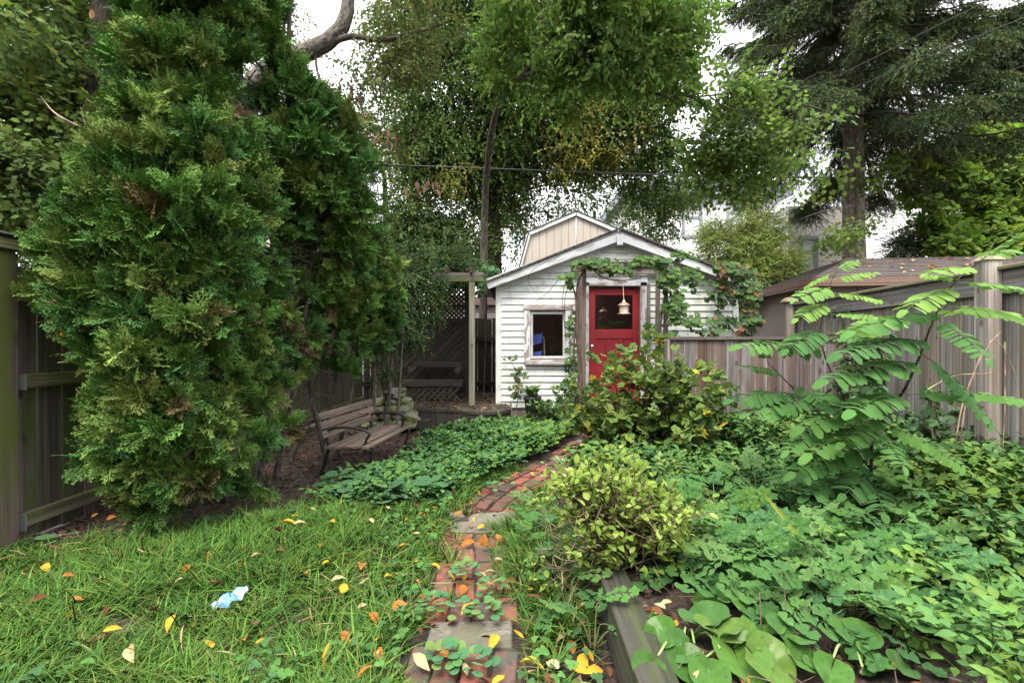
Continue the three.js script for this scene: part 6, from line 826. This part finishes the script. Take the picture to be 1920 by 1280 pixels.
{ // black locust sapling: each frond one part
  const o = thing('locust_sapling', 'locust sapling with long feathery fronds before the tall fence', 'sapling', V(2.1, 0.0, -2.95)), R = rng(71);
  const frond = (len, pairs, seed) => { const r = rng(seed), gs = [tintGeo(limb([V(0, 0, 0), V(0, 0.02 * len, len * 0.5), V(0, -0.1 * len, len)], 0.0028, 0.0012, 4, 6, 0), 1.3, 1.1, 0.9)]; const y = t => 0.08 * len * t - 0.18 * len * t * t; for (let i = 0; i < pairs; i++) for (const s of i === pairs - 1 ? [0] : [-1, 1]) { const t = 0.12 + 0.88 * (i + 1) / pairs, l = 0.092 * (1 - 0.35 * Math.abs(t - 0.5)) * (0.9 + r() * 0.2) * (len / 0.55 * 0.5 + 0.5), g = blade(l, l * 0.54, [0.25, 0.95, 1, 0.95, 0.5], { fold: 0.18, droop: 0.1 + r() * 0.3 }), k = 0.86 + r() * 0.24; g.applyMatrix4(pose(V(0, y(t), len * t), V(s * 1, -0.12 + (r() - 0.5) * 0.25, s ? 0.28 : 1), UP.clone().addScaledVector(rv(r), 0.38))); gs.push(tintGeo(g, k, k, k)); } return mergeGeometries(gs); };
  const G = [frond(0.55, 12, 1), frond(0.62, 13, 2), frond(0.42, 10, 3), frond(0.3, 8, 4)], mat = leafMat(0.38, 0.18, 0.4), T = [C(0.07, 0.185, 0.045), C(0.085, 0.21, 0.05), C(0.06, 0.16, 0.042), C(0.1, 0.225, 0.05)], Ty = [C(0.14, 0.27, 0.06), C(0.17, 0.3, 0.06)];
  const main = [V(2.1, 0, -2.98), at(1632, 900, 2.95), at(1640, 800, 2.9), at(1690, 740, 2.85), at(1720, 680, 2.8), at(1755, 590, 2.78), at(1790, 530, 2.75), at(1850, 480, 2.7)], side = [at(1636, 850, 2.95), at(1600, 780, 2.95), at(1540, 640, 2.95), at(1555, 540, 2.95), at(1570, 505, 2.95)], left = [at(1634, 880, 2.95), at(1560, 800, 2.9), at(1480, 720, 2.95), at(1440, 680, 2.95)];
  wpart(o, 'stem', limb(main, 0.012, 0.003, 7, 24, 0.05), M.barkDark); wpart(o, 'stem', limb(side, 0.008, 0.002, 6, 16, 0.05), M.barkDark); wpart(o, 'stem', limb(left, 0.007, 0.002, 6, 14, 0.05), M.barkDark);
  // frond: base pixel, tip pixel, depths, geometry, tint set
  const F_ = [[1700, 735, 1510, 790, 2.85, 2.7, 1, 0], [1690, 745, 1600, 760, 2.85, 2.45, 0, 0], [1725, 680, 1550, 700, 2.8, 2.55, 1, 0], [1725, 660, 1880, 800, 2.8, 2.55, 0, 0], [1700, 740, 1930, 745, 2.85, 2.6, 1, 0], [1740, 640, 1560, 650, 2.8, 2.5, 1, 0], [1755, 600, 1850, 665, 2.78, 2.4, 0, 0], [1760, 590, 1600, 610, 2.78, 2.6, 0, 0], [1770, 575, 1930, 600, 2.76, 2.65, 1, 1], [1790, 540, 1700, 575, 2.75, 2.55, 2, 1], [1795, 530, 1960, 550, 2.74, 2.6, 1, 1], [1800, 525, 1730, 520, 2.74, 2.8, 3, 1], [1820, 505, 1740, 510, 2.72, 2.6, 3, 1], [1840, 490, 1890, 460, 2.7, 2.6, 3, 1], [1850, 480, 1900, 470, 2.7, 2.85, 3, 1], [1760, 590, 1900, 580, 2.78, 2.95, 0, 1],
    [1640, 830, 1500, 880, 2.9, 2.7, 1, 0], [1640, 810, 1700, 870, 2.9, 2.5, 0, 0], [1640, 800, 1560, 830, 2.9, 2.5, 2, 0], [1655, 780, 1500, 850, 2.88, 2.6, 0, 0], [1650, 790, 1820, 880, 2.9, 2.6, 1, 0], [1635, 880, 1760, 940, 2.95, 2.6, 1, 0], [1635, 890, 1580, 930, 2.95, 2.55, 2, 0], [1632, 900, 1660, 960, 2.95, 2.5, 2, 0], [1640, 840, 1800, 830, 2.92, 2.8, 0, 0], [1634, 870, 1520, 920, 2.95, 2.75, 0, 0], [1634, 880, 1880, 960, 2.95, 2.6, 1, 0],
    [1580, 740, 1450, 760, 2.95, 2.75, 0, 0], [1565, 700, 1650, 720, 2.95, 2.6, 0, 0], [1550, 660, 1400, 640, 2.95, 2.75, 1, 0], [1545, 640, 1650, 640, 2.95, 2.7, 0, 0], [1545, 620, 1480, 650, 2.95, 2.65, 2, 0], [1550, 590, 1640, 600, 2.95, 2.75, 0, 1], [1552, 570, 1500, 595, 2.95, 2.75, 2, 1], [1555, 550, 1640, 565, 2.95, 2.85, 2, 1], [1558, 540, 1500, 560, 2.95, 2.8, 3, 1], [1562, 525, 1640, 515, 2.95, 2.9, 3, 1], [1568, 508, 1605, 495, 2.95, 3, 3, 1], [1568, 510, 1540, 530, 2.95, 3, 3, 1], [1545, 640, 1700, 590, 2.95, 3.1, 0, 1],
    [1560, 800, 1640, 830, 2.9, 2.65, 2, 0], [1520, 760, 1410, 770, 2.92, 2.75, 2, 0], [1500, 740, 1380, 745, 2.94, 2.8, 2, 0], [1480, 720, 1560, 770, 2.95, 2.7, 0, 0], [1460, 700, 1400, 690, 2.95, 2.85, 3, 0], [1440, 680, 1430, 650, 2.95, 2.85, 3, 0], [1560, 790, 1480, 840, 2.9, 2.7, 0, 0], [1600, 840, 1490, 820, 2.92, 2.9, 0, 0]];
  const LEN = [0.55, 0.62, 0.42, 0.3];
  for (const [bx, by, tx, ty, d0, d1, g, y] of F_) { const a = at(bx, by, d0), b = at(tx, ty, d1), L = a.distanceTo(b), m = shade(new THREE.Mesh(G[g], tintMat(mat, (y ? Ty : T)[Math.floor(R() * (y ? 2 : 4))]))); m.name = 'frond'; const ps = pose(a, b.clone().sub(a).add(V(0, 0.03, 0)), UP.clone().add(V(0, 0, 0.3)).addScaledVector(rv(R), 0.22), clamp(L / LEN[g], 0.65, 1.15)); m.applyMatrix4(new THREE.Matrix4().makeTranslation(-o.position.x, 0, -o.position.z).multiply(ps)); o.add(m); }
  const o2 = thing('locust_seedling', 'pale green locust seedling in the ground cover near the pot', 'sapling', V(0.02, 0, -5.6)); for (const [px, py, d] of [[900, 820, 5.2], [990, 830, 5.2], [940, 775, 5.5], [905, 800, 5.7], [985, 800, 5.7], [960, 835, 5]]) { const a = at(947, 815, 5.5), b = at(px, py, d), m = shade(new THREE.Mesh(G[3], tintMat(mat, Ty[0]))); m.name = 'frond'; m.applyMatrix4(new THREE.Matrix4().makeTranslation(-0.02, 0, 5.6).multiply(pose(a, b.sub(a), UP, 1.0))); o2.add(m); } wpart(o2, 'stem', limb([V(0.02, 0, -5.6), at(945, 840, 5.6), at(947, 800, 5.5)], 0.006, 0.003, 5, 5, 0), M.bark);
}
{ // tangled weeds filling the right border and the fence foot
  const R = rng(81), wG = spray(82, 7, 0.2, r => blade(0.06, 0.03, POINT, { fold: 0.25, droop: 0.25 }), { twigs: 2, spread: 1.1, droop: 0.15, stemR: 0.002, stem: [0.8, 0.8, 0.5] }), wG2 = spray(86, 5, 0.2, r => roundLeaf(0.028, lobes(3, 0.25), { seg: 9, cup: 0.2, off: 0.9, gap: 0.3 }), { twigs: 3, spread: 1.2, droop: 0.1, stemR: 0.002, stem: [0.7, 0.7, 0.45] }), l = [], l2 = [], l3 = [];
  const hgt = (x, z) => { const e = x > 2.15 ? (z > -2.6 ? 0.16 : 0.26) + 0.25 * n3(V(x, 0, z), 1.6, 91) : z < -4.3 ? 0.2 : z < -3.1 ? 0.28 : 0.22; return e * (0.7 + 0.6 * n3(V(x, 1, z), 3, 95)); };
  for (let i = 0; i < 7200; i++) {
    const x = lerp(0.55, 4.2, R()), z = -lerp(1.5, 5.5, R()); if (x / -z > 1.2) continue; if (x < 2.1 && z > -3.05 && R() < 0.985) continue; if (x < 1.1 && z < -4.2) continue; if (x > 1.85 && x < 2.3 && z > -2.4 && R() < 0.85) continue; if (x < 1.0 && z > -3.6) continue; if (x > 0.9 && x < 2.3 && z < -3.5 && z > -5.2 && R() < 0.62) continue;
    const h = hgt(x, z) * Math.sqrt(R()), a = R() * 6.28; (n3(V(x, 0, z), 1.3, 97) > 0.5 ? l2 : l).push({ m: pose(V(x, h, z), V(Math.cos(a), 0.55 + R() * 0.5, Math.sin(a)), UP.clone().addScaledVector(rv(R), 0.35), 0.65 + R() * 0.6), c: Math.floor(R() * 6) });
  }
  for (let i = 0; i < 420; i++) { const x = lerp(1.35, 2.3, R()), z = -lerp(1.35, 2.3, R()), a = R() * 6.28; if (x / -z > 1.2) continue; if (x < 1.75 && z > -1.9 && R() < 0.75) continue; if (x > 1.85 && R() < 0.8) continue; if (z < -1.8 && x < 1.9 && R() < 0.85) continue; l3.push({ m: pose(V(x, 0.12 + R() * 0.22, z), V(Math.cos(a), 0.6 + R() * 0.5, Math.sin(a)), UP.clone().addScaledVector(rv(R), 0.35), 0.6 + R() * 0.45), c: Math.floor(R() * 6) }); }
  stuff('border_weeds', wG, leafMat(0, 0.25, 0.35), l, [C(0.042, 0.1, 0.026), C(0.055, 0.12, 0.03), C(0.035, 0.08, 0.026), C(0.07, 0.135, 0.03), C(0.046, 0.105, 0.036), C(0.1, 0.15, 0.035)], 83, 'dense green weeds along the foot of the fences', 'weeds');
  stuff('border_weeds', wG2, leafMat(0, 0.25, 0.35), l2, [C(0.065, 0.14, 0.024), C(0.09, 0.165, 0.028), C(0.05, 0.105, 0.024), C(0.125, 0.19, 0.032), C(0.06, 0.125, 0.034), C(0.1, 0.155, 0.028)], 84, 'brighter yellow green weeds in the border by the tall fence', 'weeds'); stuff('border_weeds', wG, leafMat(0, 0.25, 0.35), l3, [C(0.08, 0.16, 0.032), C(0.105, 0.185, 0.034), C(0.062, 0.135, 0.036)], 85, 'light green weeds spilling over the mossy timber edge', 'weeds');
  const dk = roundLeaf(0.045, lobes(3, 0.15), { seg: 12, cup: 0.15, off: 0.8 }); // dark creeper against the fence
  for (const [label, px, py, d, rx, ry, n, seed, tint] of [['dark leafy creeper at the foot of the tall fence', 1730, 810, 4.2, 0.5, 0.45, 90, 91, 0], ['small dark shrub by the corner where the two fences meet', 1590, 660, 5.2, 0.35, 0.3, 60, 92, 0], ['dark creeper spilling over the low fence end', 1610, 590, 6.4, 0.45, 0.25, 60, 94, 0], ['leafy green shrub beneath the currant bush', 1400, 830, 4.6, 0.5, 0.25, 70, 93, 1]]) bush('border_shrub', label, at(px, py, d).setY(0), around(at(px, py, d), [rx, ry, rx * 0.7], n / 3 | 0, seed), { geo: dk, mat: wet(0.28), tints: tint ? [C(0.08, 0.16, 0.04), C(0.1, 0.19, 0.05)] : [C(0.045, 0.095, 0.035), C(0.06, 0.12, 0.04), C(0.05, 0.1, 0.045)], perTip: 6, sub: 2, seed, r0: 0.006, parts: 300 });
}
{ // bare canes by the right fence post
  const o = thing('bare_cane', 'bare arching pale canes against the tall fence', 'plant', V(3.2, 0, -3.6)); for (const p of [[[1790, 880], [1800, 780], [1830, 690], [1850, 650], [1880, 620]], [[1800, 870], [1810, 760], [1845, 660], [1870, 640], [1900, 690], [1915, 760]], [[1740, 730], [1790, 705], [1860, 700]], [[1885, 640], [1885, 760], [1880, 860]]]) wpart(o, 'cane', limb(p.map(q => at(...q, 3.55)), 0.006, 0.003, 5, 12, 0.1), M.twigPale);
}

// ================================================================ CLIMBERS ON THE SHED
const vineLeaf = roundLeaf(0.058, a => lobes(5, 0.25)(a), { seg: 18, cup: 0.18, off: 0.9, gap: 0.35, ripple: 0.04, seed: 7 });
function climber(name, label, stems, patches, tints, seed, { size = 1, geo = vineLeaf, parts = 300, lift = -0.25, r = 0.012, mat = M.bark } = {}) {
  const b = stems[0].p[0].clone().setY(0), o = thing(name, label, 'vine', b), R = rng(seed), l = [];
  for (const s of stems) wpart(o, 'stem', limb(s.p, s.r ?? r, (s.r ?? r) * 0.4, 6, 0, 0.15, seed), s.m ?? mat);
  for (const [c, rr, n] of patches) for (let i = 0; i < n; i++) { const q = rv(R), p = V(c.x + q.x * rr[0] * Math.sqrt(R()), c.y + q.y * rr[1] * Math.sqrt(R()), c.z + Math.abs(q.z) * rr[2]), a = R() * 6.28; l.push({ m: pose(p, V(Math.cos(a), lift - R() * 0.5, Math.sin(a) * 0.5 + 0.3), V((R() - 0.5) * 0.8, 0.55, 0.8 + (R() - 0.5) * 0.6), size * (0.6 + R() * 0.65)), c: Math.floor(R() * 12) }); }
  leaves(o, geo, wet(0.32), l, tints, { parts, seed }); return o;
}
const Z = 7.1, vt = [C(0.06, 0.125, 0.035), C(0.08, 0.155, 0.04), C(0.05, 0.105, 0.035), C(0.1, 0.18, 0.045), C(0.07, 0.14, 0.05), C(0.13, 0.22, 0.05)];
climber('grape_vine', 'old grapevine with woody stems draped over the door arbor', [
  { p: [at(1088, 770, Z), at(1086, 680, Z), at(1082, 600, Z), at(1084, 530, Z), at(1095, 505, Z)], r: 0.034, m: M.barkRed }, { p: [at(1080, 770, Z), at(1076, 660, Z), at(1080, 560, Z), at(1070, 520, Z), at(1075, 500, Z), at(1110, 492, Z)], r: 0.016, m: M.barkDark }, { p: [at(1240, 770, Z), at(1236, 680, Z), at(1240, 590, Z), at(1250, 540, Z), at(1240, 505, Z), at(1210, 495, Z), at(1150, 492, Z), at(1090, 497, Z)], r: 0.03, m: M.barkDark }, { p: [at(1100, 500, Z), at(1150, 510, Z), at(1200, 500, Z), at(1250, 515, Z), at(1258, 560, Z)], r: 0.02, m: M.barkRed }, { p: [at(1095, 505, Z), at(1065, 520, Z), at(1055, 560, Z), at(1062, 640, Z)], r: 0.008, m: M.barkDark }, { p: [at(1080, 510, Z), at(1060, 512, Z), at(1030, 545, Z), at(995, 572, 7.5)], r: 0.006, m: M.barkDark }, { p: [at(1050, 480, Z), at(1000, 505, 7.4), at(990, 525, 7.5), at(1010, 555, 7.5)], r: 0.005, m: M.barkDark }, { p: [at(1105, 495, Z), at(1130, 520, Z), at(1180, 525, Z), at(1220, 515, Z)], r: 0.012, m: M.barkDark }, { p: [at(1062, 640, Z), at(1058, 590, Z), at(1064, 540, Z), at(1085, 515, Z), at(1120, 505, Z)], r: 0.007, m: M.barkDark }],
  [[at(1120, 492, Z), [0.38, 0.07, 0.2], 45], [at(1215, 490, Z), [0.35, 0.09, 0.25], 55], [at(1250, 520, Z), [0.22, 0.2, 0.2], 55], [at(1265, 570, Z), [0.16, 0.35, 0.18], 70], [at(1255, 630, Z), [0.14, 0.3, 0.15], 35], [at(1285, 520, 7.3), [0.3, 0.2, 0.15], 40], [at(1300, 600, 7.3), [0.35, 0.15, 0.12], 22], [at(1065, 520, Z), [0.14, 0.12, 0.12], 12], [at(1280, 480, 7.2), [0.2, 0.1, 0.15], 20], [at(1160, 505, Z), [0.3, 0.06, 0.15], 20]], vt, 401);
climber('wall_creeper', 'dense dark creeper with withered leaves on the shed right corner', [{ p: [at(1395, 700, 7.4), at(1392, 620, 7.45), at(1385, 560, 7.45), at(1378, 505, 7.45)], r: 0.02 }, { p: [at(1390, 640, 7.45), at(1360, 600, 7.5), at(1340, 560, 7.5), at(1350, 510, 7.5)], r: 0.01 }, { p: [at(1400, 690, 7.4), at(1410, 620, 7.3), at(1400, 560, 7.3)], r: 0.014, m: M.barkRed }], [[at(1380, 510, 7.4), [0.3, 0.16, 0.25], 80], [at(1395, 550, 7.35), [0.26, 0.28, 0.25], 110], [at(1400, 600, 7.3), [0.2, 0.25, 0.2], 60], [at(1345, 545, 7.5), [0.22, 0.3, 0.12], 60], [at(1350, 600, 7.5), [0.25, 0.14, 0.12], 35], [at(1330, 620, 7.3), [0.3, 0.12, 0.12], 20], [at(1350, 500, 7.45), [0.15, 0.1, 0.15], 25]], [...vt.slice(0, 3), C(0.045, 0.09, 0.035), C(0.055, 0.11, 0.04), C(0.09, 0.16, 0.05), C(0.055, 0.1, 0.04), C(0.07, 0.12, 0.04), C(0.06, 0.12, 0.035), C(0.16, 0.08, 0.04), C(0.25, 0.13, 0.06), C(0.05, 0.1, 0.035)], 402, { size: 0.9 });
climber('wall_creeper', 'green creeper climbing between shed window and arbor post', [{ p: [at(1075, 770, 7.3), at(1072, 700, 7.35), at(1068, 620, 7.4), at(1072, 570, 7.4)], r: 0.008 }], [[at(1072, 625, 7.4), [0.08, 0.4, 0.1], 26], [at(1075, 680, 7.35), [0.14, 0.22, 0.12], 34], [at(1070, 730, 7.3), [0.25, 0.25, 0.15], 60], [at(1050, 765, 7.2), [0.35, 0.2, 0.15], 50]], vt.slice(0, 5), 403, { size: 0.85 });
climber('wall_creeper', 'small reddish green creeper on the siding below the window', [{ p: [at(968, 770, 7.5), at(972, 720, 7.55), at(960, 680, 7.6), at(940, 660, 7.6)], r: 0.006 }], [[at(975, 700, 7.6), [0.15, 0.14, 0.08], 34], [at(970, 730, 7.55), [0.14, 0.16, 0.08], 34], [at(955, 670, 7.6), [0.12, 0.06, 0.05], 10]], [C(0.08, 0.13, 0.045), C(0.1, 0.15, 0.05), C(0.16, 0.12, 0.06), C(0.07, 0.12, 0.05)], 404, { size: 0.6 });
climber('wall_creeper', 'leafy sprig poking out at the shed left eave', [{ p: [V(-0.5, 0, -8.3), V(-0.45, 1.2, -8.2), at(915, 520, 8), at(930, 500, 7.6)], r: 0.008 }], [[at(915, 505, 7.7), [0.18, 0.1, 0.12], 22], [at(900, 540, 8.2), [0.12, 0.2, 0.1], 14]], [C(0.07, 0.16, 0.06), C(0.09, 0.19, 0.08)], 405, { size: 0.9 });
{ // dark ivy-like scrub by the pot and shed foot
  const ivy = roundLeaf(0.035, lobes(3, 0.2), { seg: 12, cup: 0.15, off: 0.8 }); bush('ivy_clump', 'dark ivy clump spilling along the shed foot beside the pot', V(0.75, 0, -7.0), around(V(0.72, 0.22, -6.95), [0.5, 0.2, 0.3], 40, 95, -0.6), { geo: ivy, mat: wet(0.25), tints: [C(0.05, 0.11, 0.035), C(0.07, 0.14, 0.04), C(0.1, 0.17, 0.04)], perTip: 6, sub: 3, subLen: 0.15, seed: 96, r0: 0.004 });
  // yew-like scrub beside the pergola
  const T = thing('yew_shrub', 'straggly dark evergreen shrub hanging in front of the pergola', 'shrub', V(-1.7, 0, -6.5)), R = rng(97), l = []; for (const [px, py, d, r, n] of [[760, 520, 6.8, 0.35, 130], [720, 570, 6.6, 0.35, 110], [790, 570, 6.9, 0.28, 90], [750, 620, 6.6, 0.22, 50], [700, 640, 6.3, 0.2, 40], [810, 530, 7.1, 0.22, 60], [690, 520, 6.6, 0.3, 80], [780, 640, 6.7, 0.12, 20], [720, 690, 6.5, 0.15, 16]]) { fill(l, at(px, py, d), r, n, R, { size: 0.6, droop: 0.4, nt: 4, shell: 0.5 }); branchTo(T, [V(-1.75, 0.6, -6.5), at((px + 720) / 2, py + 50, d), at(px, py, d)], 0.014, 0.004, M.barkDark, 'stem', 5); }
  for (const [x, z] of [[-1.85, -6.3], [-1.7, -6.5], [-1.95, -6.6], [-1.55, -6.4], [-1.78, -6.7]]) branchTo(T, [V(x, 0, z), V(x + 0.05, 0.7, z - 0.03), V(x - 0.05 + R() * 0.2, 1.5, z)], 0.022, 0.01, M.bark, 'stem', 6, x * 100 | 0);
  leaves(T, small, leafMat(0.3, 0.15, 0.4), l, [C(0.05, 0.095, 0.03), C(0.065, 0.12, 0.035), C(0.04, 0.08, 0.03), C(0.09, 0.13, 0.035)], { massName: 'foliage' });
}
{ // autumn leaves lying on the garage roof
  const R = rng(1601), g = blade(0.11, 0.07, OVAL, { fold: 0.3, droop: 0.2 }), mats = [C(0.4, 0.2, 0.08), C(0.55, 0.35, 0.15), C(0.35, 0.12, 0.05)].map(c => tintMat(leafMat(0.2, 0.15, 0.4, false), c)), d = V(3.4, 0, 0.42).normalize(), e = V(0.22, 0, -2.6).normalize();
  for (let i = 0; i < 70; i++) { const v = R() * 2.1, u = 0.9 + R() * 4, o = single('fallen_leaf', 'dry fallen leaf lying on the shingled garage roof', 'leaf', g, mats[i % 3], V(0, 0, 0), 'fallen leaves on the garage roof'); o.applyMatrix4(pose(V(5.32 + d.x * u + e.x * v, 2.32 + (v + 0.22) / 2.52 * 0.7 + 0.035, -8.25 + d.z * u + e.z * v), V(R() - 0.5, 0, R() - 0.5), UP.clone().addScaledVector(rv(R), 0.3), 0.7 + R() * 0.6)); }
}

{ // climber lying thick on the pergola rafters
  const T = thing('pergola_vine', 'thick leafy vine lying over the pergola rafters', 'vine', V(-2.1, 0, -8.6)), R = rng(1701), l = []; branchTo(T, [V(-2.12, 0.2, -8.65), V(-2.1, 1.3, -8.6), V(-2.0, 2.4, -8.4), V(-1.2, 2.5, -8.1)], 0.03, 0.012, M.barkDark, 'stem', 6);
  for (const [x, y, z, a, b, c, n] of [[-1.6, 2.6, -8.2, 0.75, 0.22, 0.75, 420], [-0.95, 2.55, -8.5, 0.45, 0.2, 0.5, 160], [-2.1, 2.55, -7.6, 0.5, 0.25, 0.5, 160], [-1.5, 2.75, -9.0, 0.8, 0.3, 0.4, 160]]) fill(l, V(x, y, z), [a, b, c], n, R, { size: 0.85, droop: 0.3, nt: 4, shell: 0.5 });
  leaves(T, small, leafMat(0.3, 0.15, 0.4), l, [C(0.05, 0.1, 0.03), C(0.07, 0.13, 0.035), C(0.04, 0.08, 0.03), C(0.1, 0.15, 0.04)], { massName: 'foliage' });
}

renderer.render(scene, camera);
